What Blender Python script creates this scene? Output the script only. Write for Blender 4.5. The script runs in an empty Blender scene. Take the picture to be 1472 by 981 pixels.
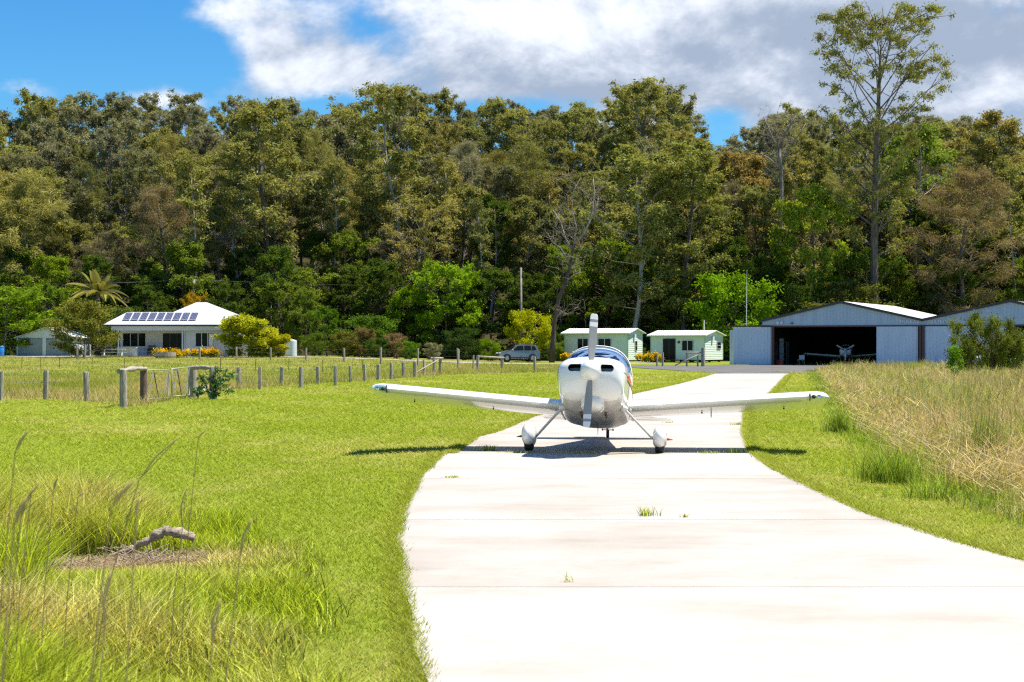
import bpy, math, random
import numpy as np
from mathutils import Vector, Matrix
R = math.radians
random.seed(5)
rng = np.random.default_rng(11)
sc = bpy.context.scene
COL = sc.collection
F, H0, HZ = 2500.0, 1.75, 497.0


def X(px, Y): return (px - 736.0) * Y / F
def Z(py, Y): return H0 - (py - HZ) * Y / F
def YG(py): return F * H0 / (py - HZ)


def sstep(a, b, t):
    u = np.clip((np.asarray(t, float) - a) / (b - a), 0, 1)
    return u * u * (3 - 2 * u)


# ---------------------------------------------------------------- materials
def newmat(name):
    m = bpy.data.materials.new(name); m.use_nodes = True
    nt = m.node_tree; nt.nodes.clear()
    return m, nt, nt.nodes, nt.links


def out(nt, sock, disp=None):
    o = nt.nodes.new('ShaderNodeOutputMaterial'); nt.links.new(sock, o.inputs[0])


def mat(name, col, rough=.6, metal=0, spec=.5, noise=0, nscale=6, bump=0, bscale=20, coat=0, col2=None, ramp=(.35, .65), stretch=None, detail=4):
    m, nt, N, L = newmat(name)
    p = N.new('ShaderNodeBsdfPrincipled')
    p.inputs['Roughness'].default_value = rough; p.inputs['Metallic'].default_value = metal
    p.inputs['Specular IOR Level'].default_value = spec; p.inputs['Coat Weight'].default_value = coat
    p.inputs['Coat Roughness'].default_value = .05
    tc = N.new('ShaderNodeTexCoord'); vec = tc.outputs['Object']
    if stretch:
        mp = N.new('ShaderNodeMapping'); mp.inputs['Scale'].default_value = stretch
        L.new(vec, mp.inputs[0]); vec = mp.outputs[0]
    if col2 or noise:
        if not col2: col2 = tuple(c * (1 - noise) for c in col)
        n = N.new('ShaderNodeTexNoise'); n.inputs['Scale'].default_value = nscale; n.inputs['Detail'].default_value = detail
        L.new(vec, n.inputs[0])
        mr = N.new('ShaderNodeMapRange'); mr.inputs[1].default_value, mr.inputs[2].default_value = ramp
        L.new(n.outputs[0], mr.inputs[0])
        mx = N.new('ShaderNodeMix'); mx.data_type = 'RGBA'
        mx.inputs[6].default_value = (*col, 1); mx.inputs[7].default_value = (*col2, 1)
        L.new(mr.outputs[0], mx.inputs[0]); L.new(mx.outputs[2], p.inputs['Base Color'])
    else:
        p.inputs['Base Color'].default_value = (*col, 1)
    if bump:
        n2 = N.new('ShaderNodeTexNoise'); n2.inputs['Scale'].default_value = bscale; L.new(vec, n2.inputs[0])
        b = N.new('ShaderNodeBump'); b.inputs['Strength'].default_value = bump; b.inputs['Distance'].default_value = .02
        L.new(n2.outputs[0], b.inputs['Height']); L.new(b.outputs[0], p.inputs['Normal'])
    out(nt, p.outputs[0])
    return m


def leafmat(name, base=None, trans=.35, lo=.55, hi=1.45, col2=None, gloss=0):
    """base None: colour taken from the object's own colour, times the per-leaf 'tint' attribute"""
    m, nt, N, L = newmat(name)
    at = N.new('ShaderNodeAttribute'); at.attribute_name = 'tint'
    if base is None:
        c = N.new('ShaderNodeObjectInfo').outputs['Color']
    else:
        mx = N.new('ShaderNodeMix'); mx.data_type = 'RGBA'
        mx.inputs[6].default_value = (*base, 1); mx.inputs[7].default_value = (*(col2 or base), 1)
        at2 = N.new('ShaderNodeAttribute'); at2.attribute_name = 'dry'
        L.new(at2.outputs['Fac'], mx.inputs[0]); c = mx.outputs[2]
    mr = N.new('ShaderNodeMapRange'); mr.inputs[3].default_value = lo; mr.inputs[4].default_value = hi
    L.new(at.outputs['Fac'], mr.inputs[0])
    sc_ = N.new('ShaderNodeVectorMath'); sc_.operation = 'SCALE'
    L.new(c, sc_.inputs[0]); L.new(mr.outputs[0], sc_.inputs['Scale'])
    d = N.new('ShaderNodeBsdfDiffuse'); t = N.new('ShaderNodeBsdfTranslucent'); mxs = N.new('ShaderNodeMixShader')
    L.new(sc_.outputs[0], d.inputs[0])
    wm = N.new('ShaderNodeVectorMath'); wm.operation = 'MULTIPLY'; wm.inputs[1].default_value = (1.25, 1.2, .5)
    L.new(sc_.outputs[0], wm.inputs[0]); L.new(wm.outputs[0], t.inputs[0])
    mxs.inputs[0].default_value = trans
    L.new(d.outputs[0], mxs.inputs[1]); L.new(t.outputs[0], mxs.inputs[2])
    s = mxs.outputs[0]
    if gloss:
        g = N.new('ShaderNodeBsdfGlossy'); g.inputs['Roughness'].default_value = .45; g.inputs[0].default_value = (1, 1, 1, 1)
        m2 = N.new('ShaderNodeMixShader'); m2.inputs[0].default_value = gloss
        L.new(s, m2.inputs[1]); L.new(g.outputs[0], m2.inputs[2]); s = m2.outputs[0]
    out(nt, s)
    return m


def glassmat(name, tint=(.75, .85, .9), refl=.12, dark=None, ior=1.35):
    m, nt, N, L = newmat(name)
    g = N.new('ShaderNodeBsdfGlossy'); g.inputs['Roughness'].default_value = .02
    if dark: t = N.new('ShaderNodeBsdfDiffuse'); t.inputs[0].default_value = (*dark, 1)
    else: t = N.new('ShaderNodeBsdfTransparent'); t.inputs[0].default_value = (*tint, 1)
    fr = N.new('ShaderNodeFresnel'); fr.inputs[0].default_value = ior
    ad = N.new('ShaderNodeMath'); ad.operation = 'ADD'; ad.inputs[1].default_value = refl; ad.use_clamp = True
    L.new(fr.outputs[0], ad.inputs[0])
    mx = N.new('ShaderNodeMixShader'); L.new(ad.outputs[0], mx.inputs[0]); L.new(t.outputs[0], mx.inputs[1]); L.new(g.outputs[0], mx.inputs[2])
    out(nt, mx.outputs[0])
    return m


M = {}
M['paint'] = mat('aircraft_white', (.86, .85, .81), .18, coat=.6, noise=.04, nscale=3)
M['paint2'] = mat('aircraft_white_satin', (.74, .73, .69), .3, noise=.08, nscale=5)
M['belly'] = mat('shaded_belly_white', (.68, .65, .60), .35, noise=.2, nscale=4, stretch=(3, .6, 3))  # underside shade put into the paint colour, with streaky variation
M['grey'] = mat('propeller_grey', (.28, .28, .275), .35)
M['tipwhite'] = mat('propeller_tip_white', (.75, .75, .75), .35)
M['black'] = mat('black_rubber', (.015, .015, .016), .75)
M['dark'] = mat('dark_interior', (.03, .03, .033), .7)
M['red'] = mat('red_stripe', (.65, .035, .02), .3)
M['orange'] = mat('orange_stripe', (.75, .2, .02), .3)
M['green'] = mat('dark_green_stripe', (.03, .09, .04), .3)
M['metal'] = mat('bare_metal', (.45, .45, .46), .35, metal=.8)
M['chrome'] = mat('lamp_reflector', (.85, .88, .9), .08, metal=1)
M['canopy'] = glassmat('canopy_perspex', (.50, .64, .86), .03, ior=1.22)
M['lens'] = glassmat('lamp_lens', (.55, .85, .95), .25)
M['wglass'] = glassmat('window_glass', refl=-.01, dark=(.012, .014, .016))
M['fabric'] = mat('seat_fabric', (.06, .065, .09), .9)
M['skin'] = mat('skin', (.45, .27, .19), .55)
M['shirt'] = mat('navy_shirt', (.03, .05, .12), .9)
M['hair'] = mat('cap_cloth', (.05, .06, .09), .9)
M['wood'] = mat('weathered_wood', (.50, .445, .375), .9, col2=(.20, .155, .12), nscale=3, stretch=(8, 8, 1.2), bump=.6, bscale=14, ramp=(.3, .7))
M['wood_red'] = mat('reddish_wood', (.2, .12, .10), .9, col2=(.10, .06, .05), nscale=3, stretch=(8, 8, 1), bump=.6)
M['wire'] = mat('fence_wire', (.13, .13, .13), .6, metal=.3)
M['rust'] = mat('rusty_steel', (.10, .07, .05), .8)
M['galv'] = mat('galvanised_tube', (.34, .33, .29), .5, metal=.2)
M['interior_shade'] = mat('dark_interior_shade', (.022, .022, .024), .9)  # near-black colour painting the shade inside the hangars, floor included
M['tin_blue'] = mat('blue_grey_sheet', (.56, .63, .69), .5, col2=(.44, .51, .58), nscale=.7, stretch=(2.5, 2.5, .35), ramp=(.3, .75))
M['tin_door'] = mat('pale_grey_sheet', (.68, .74, .79), .5, col2=(.55, .62, .68), nscale=.6, stretch=(2.2, 2.2, .5), ramp=(.3, .8))
M['tin_white'] = mat('white_roof_sheet', (.72, .73, .74), .4, noise=.12, nscale=.8)
M['trimdark'] = mat('dark_trim', (.06, .055, .055), .6)
M['brown'] = mat('red_brown_steel', (.10, .045, .035), .6)
M['mint'] = mat('mint_cladding', (.70, .80, .74), .55, noise=.06, nscale=1.5)
M['mintroof'] = mat('pale_mint_roof', (.76, .80, .76), .45, noise=.08, nscale=1.2)
M['minttrim'] = mat('mint_trim', (.42, .56, .47), .5)
M['housewhite'] = mat('white_render', (.62, .64, .65), .7, noise=.06, nscale=1)
M['houseroof'] = mat('pale_steel_roof', (.60, .62, .66), .4, noise=.08, nscale=.7)
M['solar'] = mat('solar_cells', (.035, .04, .09), .15, col2=(.05, .055, .12), nscale=2)
M['alu'] = mat('aluminium_frame', (.6, .6, .6), .35, metal=.5)
M['brick'] = mat('brick_paving', (.42, .2, .13), .85, noise=.3, nscale=5)
M['garage'] = mat('grey_blue_roller_door', (.30, .36, .42), .55, noise=.08, nscale=1)
M['asphalt'] = mat('asphalt', (.085, .083, .082), .9, col2=(.14, .13, .12), nscale=.5, bump=.3, bscale=30)
M['gravel'] = mat('pale_gravel', (.38, .34, .28), .95, noise=.25, nscale=3)
M['cab'] = mat('car_silver', (.24, .26, .275), .3, metal=.4, coat=.5)
M['carlamp'] = mat('headlight_plastic', (.7, .75, .8), .15)
M['carred'] = mat('tail_lamp_red', (.4, .02, .02), .2)
M['plasticw'] = mat('white_plastic', (.75, .75, .76), .45)
M['teal'] = mat('teal_tarp', (.02, .36, .42), .6, noise=.2, nscale=3)
M['blue'] = mat('blue_plastic', (.02, .2, .55), .4)
M['stone'] = mat('brown_rock', (.30, .2, .14), .95, noise=.4, nscale=6, bump=.6, bscale=8)
M['drift'] = mat('driftwood', (.58, .47, .35), .9, col2=(.14, .09, .055), nscale=5, stretch=(2, 12, 12), bump=1, bscale=25, ramp=(.5, .72))
M['twig'] = mat('dead_twig', (.24, .17, .08), .9)
M['bark'] = mat('brown_bark', (.17, .14, .115), .95, col2=(.07, .055, .045), nscale=2, stretch=(3, 3, .5), bump=.6, bscale=6)
M['barkpale'] = mat('pale_gum_bark', (.46, .42, .36), .85, col2=(.22, .18, .15), nscale=1.2, stretch=(3, 3, .5), ramp=(.45, .75))
M['barkdead'] = mat('dead_bark', (.12, .085, .07), .95, col2=(.055, .04, .035), nscale=2, stretch=(3, 3, .6))
M['barkgrey'] = mat('bleached_branch', (.30, .26, .22), .9, noise=.4, nscale=2)
M['leaf'] = leafmat('foliage')
M['leafg'] = leafmat('glossy_foliage', gloss=.05)
M['flower'] = mat('yellow_flowers', (.75, .48, .02), .7)


# ---------------------------------------------------------------- mesh building
def cr(a, b): return np.cross(a, b)


class MB:
    def __init__(s): s.v = []; s.f = []; s.mi = []; s.n = 0; s.cur = 0

    def add(s, vs, fs):
        vs = [tuple(map(float, v)) for v in vs]
        s.v += vs; s.f += [tuple(i + s.n for i in f) for f in fs]; s.mi += [s.cur] * len(fs); s.n += len(vs)
        return s

    def box(s, x0, x1, y0, y1, z0, z1, T=None):
        vs = [(x, y, z) for z in (z0, z1) for y in (y0, y1) for x in (x0, x1)]
        if T is not None: vs = [T @ Vector(v) for v in vs]
        return s.add(vs, [(0, 2, 3, 1), (4, 5, 7, 6), (0, 1, 5, 4), (2, 6, 7, 3), (0, 4, 6, 2), (1, 3, 7, 5)])

    def quad(s, *p): return s.add(p, [tuple(range(len(p)))])

    def loft(s, rings, cap0=True, cap1=True, closed=True, skip=None):
        n = len(rings[0]); vs = [p for r in rings for p in r]; fs = []
        for i in range(len(rings) - 1):
            for j in range(n if closed else n - 1):
                if skip and skip(i, j): continue
                k = (j + 1) % n
                fs.append((i * n + j, i * n + k, (i + 1) * n + k, (i + 1) * n + j))
        if cap0: fs.append(tuple(range(n))[::-1])
        if cap1: fs.append(tuple((len(rings) - 1) * n + j for j in range(n)))
        return s.add(vs, fs)

    def tube(s, pts, rad, n=6, caps=True):
        pts = [np.array(p, float) for p in pts]
        if np.isscalar(rad): rad = [rad] * len(pts)
        rings = []; up = None
        for i, p in enumerate(pts):
            d = pts[min(i + 1, len(pts) - 1)] - pts[max(i - 1, 0)]
            d /= (np.linalg.norm(d) + 1e-9)
            if up is None: up = np.array([0, 0, 1.]) if abs(d[2]) < .9 else np.array([1., 0, 0])
            a = cr(d, up); a /= np.linalg.norm(a) + 1e-9; b = cr(d, a); up = -b
            up = cr(a, d)
            rings.append([p + rad[i] * (math.cos(t) * a + math.sin(t) * b) for t in [2 * math.pi * k / n for k in range(n)]])
        return s.loft(rings, caps, caps)

    def lathe(s, prof, n=16, axis='z', c=(0, 0, 0)):
        rings = []
        for r, h in prof:
            ring = []
            for k in range(n):
                t = 2 * math.pi * k / n; a, b = r * math.cos(t), r * math.sin(t)
                q = {'z': (a, b, h), 'x': (h, a, b), 'y': (b, h, a)}[axis]
                ring.append((q[0] + c[0], q[1] + c[1], q[2] + c[2]))
            rings.append(ring)
        return s.loft(rings)

    def prism(s, poly, d, axis='y', at=0.0):
        """poly in the plane across `axis`, extruded by d from at"""
        def q(p, t):
            return {'y': (p[0], t, p[1]), 'x': (t, p[0], p[1]), 'z': (p[0], p[1], t)}[axis]
        return s.loft([[q(p, at) for p in poly], [q(p, at + d) for p in poly]])

    def blob(s, c, r, n=12, m=8, jit=0):
        rings = []
        for i in range(1, m):
            t = math.pi * i / m
            rings.append([(c[0] + r[0] * math.sin(t) * math.cos(2 * math.pi * k / n) * (1 + random.uniform(-jit, jit)),
                           c[1] + r[1] * math.sin(t) * math.sin(2 * math.pi * k / n) * (1 + random.uniform(-jit, jit)), c[2] - r[2] * math.cos(t)) for k in range(n)])
        return s.loft(rings)

    def build(s, name, mats, parent=None, smooth=False, bevel=0, T=None):
        me = bpy.data.meshes.new(name)
        if T is not None: s.v = [tuple(T @ Vector(v)) for v in s.v]
        me.from_pydata(s.v, [], s.f)
        if not isinstance(mats, (list, tuple)): mats = [mats]
        for m in mats: me.materials.append(M[m] if isinstance(m, str) else m)
        me.polygons.foreach_set('material_index', s.mi)
        bmn = __import__('bmesh').new(); bmn.from_mesh(me); __import__('bmesh').ops.recalc_face_normals(bmn, faces=bmn.faces); bmn.to_mesh(me); bmn.free()
        if smooth is True: me.shade_smooth()
        elif smooth: me.shade_smooth(); me.set_sharp_from_angle(angle=R(smooth))
        me.update()
        o = bpy.data.objects.new(name, me); COL.objects.link(o)
        if parent: o.parent = parent
        if bevel:
            b = o.modifiers.new('bevel', 'BEVEL'); b.width = bevel; b.segments = 2; b.limit_method = 'ANGLE'
        return o


def tag(o, label, cat=None, group=None, kind=None):
    if label: o['label'] = label
    if cat: o['category'] = cat
    if group: o['group'] = group
    if kind: o['kind'] = kind
    return o


def empty(name, loc, rz=0, label=None, cat=None, group=None):
    o = bpy.data.objects.new(name, None); COL.objects.link(o); o.empty_display_size = .2
    o.location = loc; o.rotation_euler = (0, 0, rz)
    return tag(o, label, cat, group)


def npmesh(name, V, faces, m, parent=None, attrs=None, smooth=False):
    """V (n,3) array, faces (k,q) array"""
    me = bpy.data.meshes.new(name)
    V = np.asarray(V, np.float32); q = faces.shape[1]; k = faces.shape[0]
    me.vertices.add(len(V)); me.vertices.foreach_set('co', V.ravel())
    me.loops.add(k * q); me.loops.foreach_set('vertex_index', faces.astype(np.int32).ravel())
    me.polygons.add(k); me.polygons.foreach_set('loop_start', np.arange(k, dtype=np.int32) * q)
    me.polygons.foreach_set('use_smooth', np.full(k, smooth, bool))
    me.update(calc_edges=True)
    for a, vals in (attrs or {}).items():
        at = me.attributes.new(a, 'FLOAT', 'POINT'); at.data.foreach_set('value', np.asarray(vals, np.float32))
    for mm in (m if isinstance(m, (list, tuple)) else [m]): me.materials.append(M[mm] if isinstance(mm, str) else mm)
    o = bpy.data.objects.new(name, me); COL.objects.link(o)
    if parent: o.parent = parent
    return o


# ---------------------------------------------------------------- terrain
LE = np.array([(-2.0, .6), (0, .2), (3, 0.0), (6, -.22), (8.2, -.46), (8.83, -.51), (10.2, -.66), (11.4, -.78), (14.3, -1.05), (17, -1.17), (21.5, -1.25), (25.68, -1.12), (25.70, -.95), (30.4, -.67), (32.4, -.28), (39, .51), (57.7, 4.44), (72.4, 7.6), (99.5, 12.8)]) * np.array([1.099, 1])
RE = np.array([(-2., 8.5), (3, 7.2), (6, 6.3), (8, 5.5), (10, 4.9), (13, 4.16), (14.3, 3.94), (16.7, 3.7), (19.8, 3.7), (22.5, 3.72), (24.9, 3.86), (26.4, 3.98), (31.4, 4.63), (40.3, 5.97), (58.5, 9.65), (92.6, 16.2), (99.5, 17.5)]) * np.array([1.099, 1])
def le(y): return np.interp(y, LE[:, 0], LE[:, 1])
def re_(y): return np.interp(y, RE[:, 0], RE[:, 1])
# edge of the tall grass on the right
TG = np.array([(3, 7.6), (8, 6.0), (12, 5.1), (15.5, 4.98), (19, 4.92), (20.8, 4.9), (32.7, 6.6), (45.7, 8.9), (88, 16.5), (113, 21.), (128, 24)]) * np.array([1.099, 1])
def tg(y): return np.interp(y, TG[:, 0], TG[:, 1])
YF = 1.099
# near fence line: lawn on the camera side, rough paddock beyond
FL = np.array([(-60, 50 * YF), (-16, 53.5 * YF), (-12, 49.5 * YF), (-11.3, 51), (-11.0, 72), (-10.5, 71), (-4.6, 98), (-3.0, 105), (2.2, 112), (5, 118), (30, 150)])
def fy(x): return np.interp(x, FL[:, 0], FL[:, 1])


def ghz(x, y):
    x = np.asarray(x, float); y = np.asarray(y, float)
    d = np.maximum(le(y) - x, x - re_(y))
    z = -.022 - .11 * sstep(.1, 3, d) * (1 - sstep(40, 80, y))
    z = z + .72 * sstep(105, 168, y) * (1 - sstep(-22, 2, x))
    z = z + .16 * sstep(150, 175, y) * sstep(-22, 2, x)
    hill = np.maximum(0, y - 188) * .225 * (1 + .12 * np.sin(x * .023 + 1.0))
    hill = np.where(hill > 0, hill + .5 * np.sin(x * .13) * np.minimum(1, hill), 0)
    hill = np.where(y > 330, 32 + (y - 330) * .03, hill)
    z = z + hill
    return z + .02 * np.sin(x * 1.3 + y * .7) * sstep(2, 5, d)


def gh(x, y): return float(ghz(x, y))


def grid(xs, ys, name, m):
    XX, YY = np.meshgrid(xs, ys); ZZ = ghz(XX, YY)
    V = np.stack([XX.ravel(), YY.ravel(), ZZ.ravel()], 1)
    nx = len(xs); i, j = np.meshgrid(np.arange(nx - 1), np.arange(len(ys) - 1)); a = (j * nx + i).ravel()
    Fc = np.stack([a, a + 1, a + nx + 1, a + nx], 1)
    return npmesh(name, V, Fc, m, smooth=True)


def gmat():
    m, nt, N, L = newmat('grass_ground')
    tc = N.new('ShaderNodeTexCoord'); at = N.new('ShaderNodeAttribute'); at.attribute_name = 'zone'
    def noise(s, d=5, st=None):
        n = N.new('ShaderNodeTexNoise'); n.inputs['Scale'].default_value = s; n.inputs['Detail'].default_value = d
        if st:
            mp = N.new('ShaderNodeMapping'); mp.inputs['Scale'].default_value = st; L.new(tc.outputs['Object'], mp.inputs[0]); L.new(mp.outputs[0], n.inputs[0])
        else: L.new(tc.outputs['Object'], n.inputs[0])
        return n.outputs[0]
    def mix(a, b, f, lo=0, hi=1):
        mr = N.new('ShaderNodeMapRange'); mr.inputs[1].default_value = lo; mr.inputs[2].default_value = hi; L.new(f, mr.inputs[0])
        x = N.new('ShaderNodeMix'); x.data_type = 'RGBA'; L.new(mr.outputs[0], x.inputs[0])
        for s_, c in ((6, a), (7, b)):
            if isinstance(c, tuple): x.inputs[s_].default_value = (*c, 1)
            else: L.new(c, x.inputs[s_])
        return x.outputs[2]
    lawn = mix(LAWN, LAWN2, noise(.35), .35, .7)
    lawn = mix(lawn, LAWN3, noise(.9, 6, (.3, 1, 1)), .58, .8)
    lawn = mix(lawn, LAWND, noise(14, 8), .50, .78)
    pad = mix((.20, .24, .03), (.30, .26, .09), noise(.22), .38, .62)
    pad = mix(pad, (.09, .13, .015), noise(2.5, 6), .5, .75)
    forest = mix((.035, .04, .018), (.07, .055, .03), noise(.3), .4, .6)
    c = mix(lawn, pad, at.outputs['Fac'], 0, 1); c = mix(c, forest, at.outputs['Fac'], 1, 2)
    b = N.new('ShaderNodeBump'); b.inputs['Strength'].default_value = .7; b.inputs['Distance'].default_value = .06
    L.new(noise(11, 8), b.inputs['Height'])
    d = N.new('ShaderNodeBsdfDiffuse'); L.new(c, d.inputs[0]); L.new(b.outputs[0], d.inputs[1])
    out(nt, d.outputs[0])
    return m


LAWN, LAWN2, LAWN3, LAWND = (.215, .265, .035), (.185, .245, .03), (.28, .275, .06), (.13, .17, .02)
xs = np.unique(np.concatenate([-np.geomspace(40, 900, 26), np.arange(-40, -6, 1.5), np.arange(-6, 12, .3), np.arange(12, 60, 1.5), np.geomspace(60, 900, 24)]))
ys = np.unique(np.concatenate([-np.geomspace(3, 300, 12), np.arange(-2, 40, .5), np.arange(40, 190, 2), np.arange(190, 420, 6), np.geomspace(420, 2500, 14)]))
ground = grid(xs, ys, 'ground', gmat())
co = np.empty(len(ground.data.vertices) * 3, np.float32); ground.data.vertices.foreach_get('co', co); co = co.reshape(-1, 3)
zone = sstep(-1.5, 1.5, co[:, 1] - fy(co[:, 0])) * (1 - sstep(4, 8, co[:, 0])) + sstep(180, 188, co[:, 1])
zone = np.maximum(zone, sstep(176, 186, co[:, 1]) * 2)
att = ground.data.attributes.new('zone', 'FLOAT', 'POINT'); att.data.foreach_set('value', zone.astype(np.float32))
tag(ground, 'bright green mown grass sheet around the taxiway', kind='structure')


# taxiway: one slab between every two joints
def cmat():
    m, nt, N, L = newmat('pale_concrete')
    tc = N.new('ShaderNodeTexCoord'); at = N.new('ShaderNodeAttribute'); at.attribute_name = 'tone'
    def noise(s, st, d=6, rough=.6):
        mp = N.new('ShaderNodeMapping'); mp.inputs['Scale'].default_value = st; L.new(tc.outputs['Object'], mp.inputs[0])
        n = N.new('ShaderNodeTexNoise'); n.inputs['Scale'].default_value = s; n.inputs['Detail'].default_value = d; n.inputs['Roughness'].default_value = rough
        L.new(mp.outputs[0], n.inputs[0]); return n.outputs[0]
    def mix(a, b, f, lo, hi, mx=1.0):
        mr = N.new('ShaderNodeMapRange'); mr.inputs[1].default_value = lo; mr.inputs[2].default_value = hi; mr.inputs[4].default_value = mx; L.new(f, mr.inputs[0])
        x = N.new('ShaderNodeMix'); x.data_type = 'RGBA'; L.new(mr.outputs[0], x.inputs[0])
        for s_, c in ((6, a), (7, b)):
            if isinstance(c, tuple): x.inputs[s_].default_value = (*c, 1)
            else: L.new(c, x.inputs[s_])
        return x.outputs[2]
    c = mix((.46, .44, .405), (.34, .305, .26), noise(.5, (.75, 1.0, 1), 8, .65), .44, .70)
    c = mix(c, (.25, .21, .165), noise(.7, (.5, 1.3, 1), 9, .7), .56, .80, .65)
    c = mix(c, (.36, .32, .27), noise(5, (1, 1, 1)), .52, .8, .5)
    c = mix(c, (.16, .13, .10), noise(26, (1, 1, 1), 3), .72, .8, .5)
    c = mix(c, (.27, .235, .195), at.outputs['Fac'], 0, 1)
    b = N.new('ShaderNodeBump'); b.inputs['Strength'].default_value = .25; b.inputs['Distance'].default_value = .01
    L.new(noise(60, (1, 1, 1)), b.inputs['Height'])
    p = N.new('ShaderNodeBsdfPrincipled'); p.inputs['Roughness'].default_value = .85; p.inputs['Specular IOR Level'].default_value = .2
    L.new(c, p.inputs['Base Color']); L.new(b.outputs[0], p.inputs['Normal'])
    out(nt, p.outputs[0])
    return m


JY = [-2, 3.5, 8.2] + [YG(y) for y in (844, 747, 688, 652.3, 628)]
while JY[-1] < 105: JY.append(JY[-1] + 5.1)
JY[-1] = 109.0
vs, fs, tone = [], [], []
r2 = random.Random(3)
for a, b in zip(JY[:-1], JY[1:]):
    g = .007; tn = r2.choice([0, .05, .12, .02, .2]); nn = max(2, int((b - a) / .6))
    if abs(a - YG(652.3)) < .01: tn = .3
    base = len(vs)
    yy = np.linspace(a + g, b - g, nn + 1)
    for y in yy:
        l, r = float(le(y)), float(re_(y))
        l += .03 * math.sin(y * 2.3) + r2.uniform(-.008, .008); r += .03 * math.sin(y * 1.9 + 2) + r2.uniform(-.008, .008)
        for t in np.linspace(0, 1, 9):
            edge = max(0, .12 - min(t, 1 - t)) * 3
            vs.append((l + (r - l) * t, y, 0)); tone.append(min(1, tn + edge * r2.uniform(0, 1)))
    for i in range(nn):
        for j in range(8):
            k = base + i * 9 + j; fs.append((k, k + 1, k + 10, k + 9))
tx = npmesh('taxiway', np.array(vs), np.array(fs), cmat(), attrs={'tone': tone})
tag(tx, 'pale concrete taxiway of cast slabs', kind='structure')
bed = MB()
yy = np.linspace(-2, 109, 120)
for y0, y1 in zip(yy[:-1], yy[1:]):
    bed.quad((le(y0) + .05, y0, -.004), (re_(y0) - .05, y0, -.004), (re_(y1) - .05, y1, -.004), (le(y1) + .05, y1, -.004))
tag(bed.build('taxiway_bed', mat('joint_dirt', (.26, .23, .18), .95)), 'dark dirt in the slab joints', kind='structure')
ap = MB(); xs_ = [X(995, 120), X(1165, 120), 28, 44, 44, 22, 12]; ys_ = [122, 104, 118, 140, 175, 158, 140]
ap.quad((11.8, 121, .006), (12.9, 110.5, .006), (17.5, 109, .006), (20, 112, .006), (26, 128, .006), (60, 128, .006), (60, 200, .006), (15, 168, .006), (8.5, 146, .006))
o = ap.build('apron', 'asphalt'); tag(o, 'grey asphalt apron before the hangar', kind='structure')
dv = MB(); pts = [(-60, 163), (-30, 162.4), (-20, 160), (-8, 158.5), (6, 158), (14, 162)]
for (x0, y0), (x1, y1) in zip(pts[:-1], pts[1:]):
    for k in range(8):
        a0, a1 = k / 8, (k + 1) / 8; q = []
        for t, dy in ((a0, 0), (a1, 0), (a1, 5), (a0, 5)):
            x = x0 + (x1 - x0) * t; y = y0 + (y1 - y0) * t + dy; q.append((x, y, gh(x, y) + .03))
        dv.quad(*q)
tag(dv.build('driveway', 'gravel'), 'pale gravel driveway past the white house', kind='structure')
# ================================================================ aircraft
ST = [(-1.50, .24, 1.235, .99, 2.4, 2.4, 1), (-1.475, .37, 1.27, .93, 2.6, 2.8, 1), (-1.44, .45, 1.30, .86, 2.8, 3.4, .98), (-1.38, .50, 1.335, .78, 3.0, 4, .96), (-1.28, .535, 1.37, .71, 3.1, 5, .93), (-1.05, .555, 1.405, .655, 3.2, 6, .9),
      (-.75, .57, 1.44, .625, 3.2, 6, .89), (-.5, .575, 1.455, .61, 3.1, 6.5, .91), (-.2, .58, 1.46, .59, 3, 7, .93), (.1, .583, 1.46, .585, 3, 8, .95), (.4, .585, 1.46, .58, 3, 8, .95), (.7, .58, 1.46, .58, 3, 8, .95), (1.0, .57, 1.46, .585, 3, 7, .95),
      (1.3, .545, 1.465, .59, 2.9, 4.2, .9), (1.6, .51, 1.47, .61, 2.8, 4, .9), (2.2, .42, 1.44, .68, 2.6, 3.6, .9), (3.0, .30, 1.36, .78, 2.5, 3.2, .92), (3.8, .19, 1.27, .89, 2.4, 3, .95), (4.3, .11, 1.2, .97, 2.2, 2.5, 1), (4.55, .04, 1.15, 1.03, 2, 2, 1)]
SA = np.array(ST)


def sec(y): return [np.interp(y, SA[:, 0], SA[:, k]) for k in range(1, 7)]


def secpt(y, th, off=0):
    hw, zt, zb, nt_, nb, tp = sec(y)
    zc = (zt + zb) / 2 + .04; c, s = math.cos(th), math.sin(th); n = nt_ if s >= 0 else nb
    x = (hw + off) * math.copysign(abs(c) ** (2 / n), c)
    z = zc + ((zt - zc + off) if s >= 0 else (zc - zb + off)) * math.copysign(abs(s) ** (2 / n), s)
    if s < 0: x *= 1 - (1 - tp) * min(1, (zc - z) / (zc - zb))
    return (x, y, z)


def sidex(y, z):
    lo, hi = -math.pi / 2, math.pi / 2
    for _ in range(30):
        m_ = (lo + hi) / 2
        if secpt(y, m_)[2] < z: lo = m_
        else: hi = m_
    return secpt(y, lo)[0]


NA = 64
TH = [2 * math.pi * k / NA for k in range(NA)]
def ring(y, off=0): return [secpt(y, t, off) for t in TH]
def ylist(a, b, n): return list(np.linspace(a, b, n))


def boolean_cut(o, cutter):
    md = o.modifiers.new('cut', 'BOOLEAN'); md.object = cutter; md.operation = 'DIFFERENCE'; md.solver = 'EXACT'
    try: md.material_mode = 'TRANSFER'
    except Exception: pass
    dg = bpy.context.evaluated_depsgraph_get(); dg.update()
    me = bpy.data.meshes.new_from_object(o.evaluated_get(dg)); o.modifiers.clear(); o.data = me
    bpy.data.objects.remove(cutter)


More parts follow.
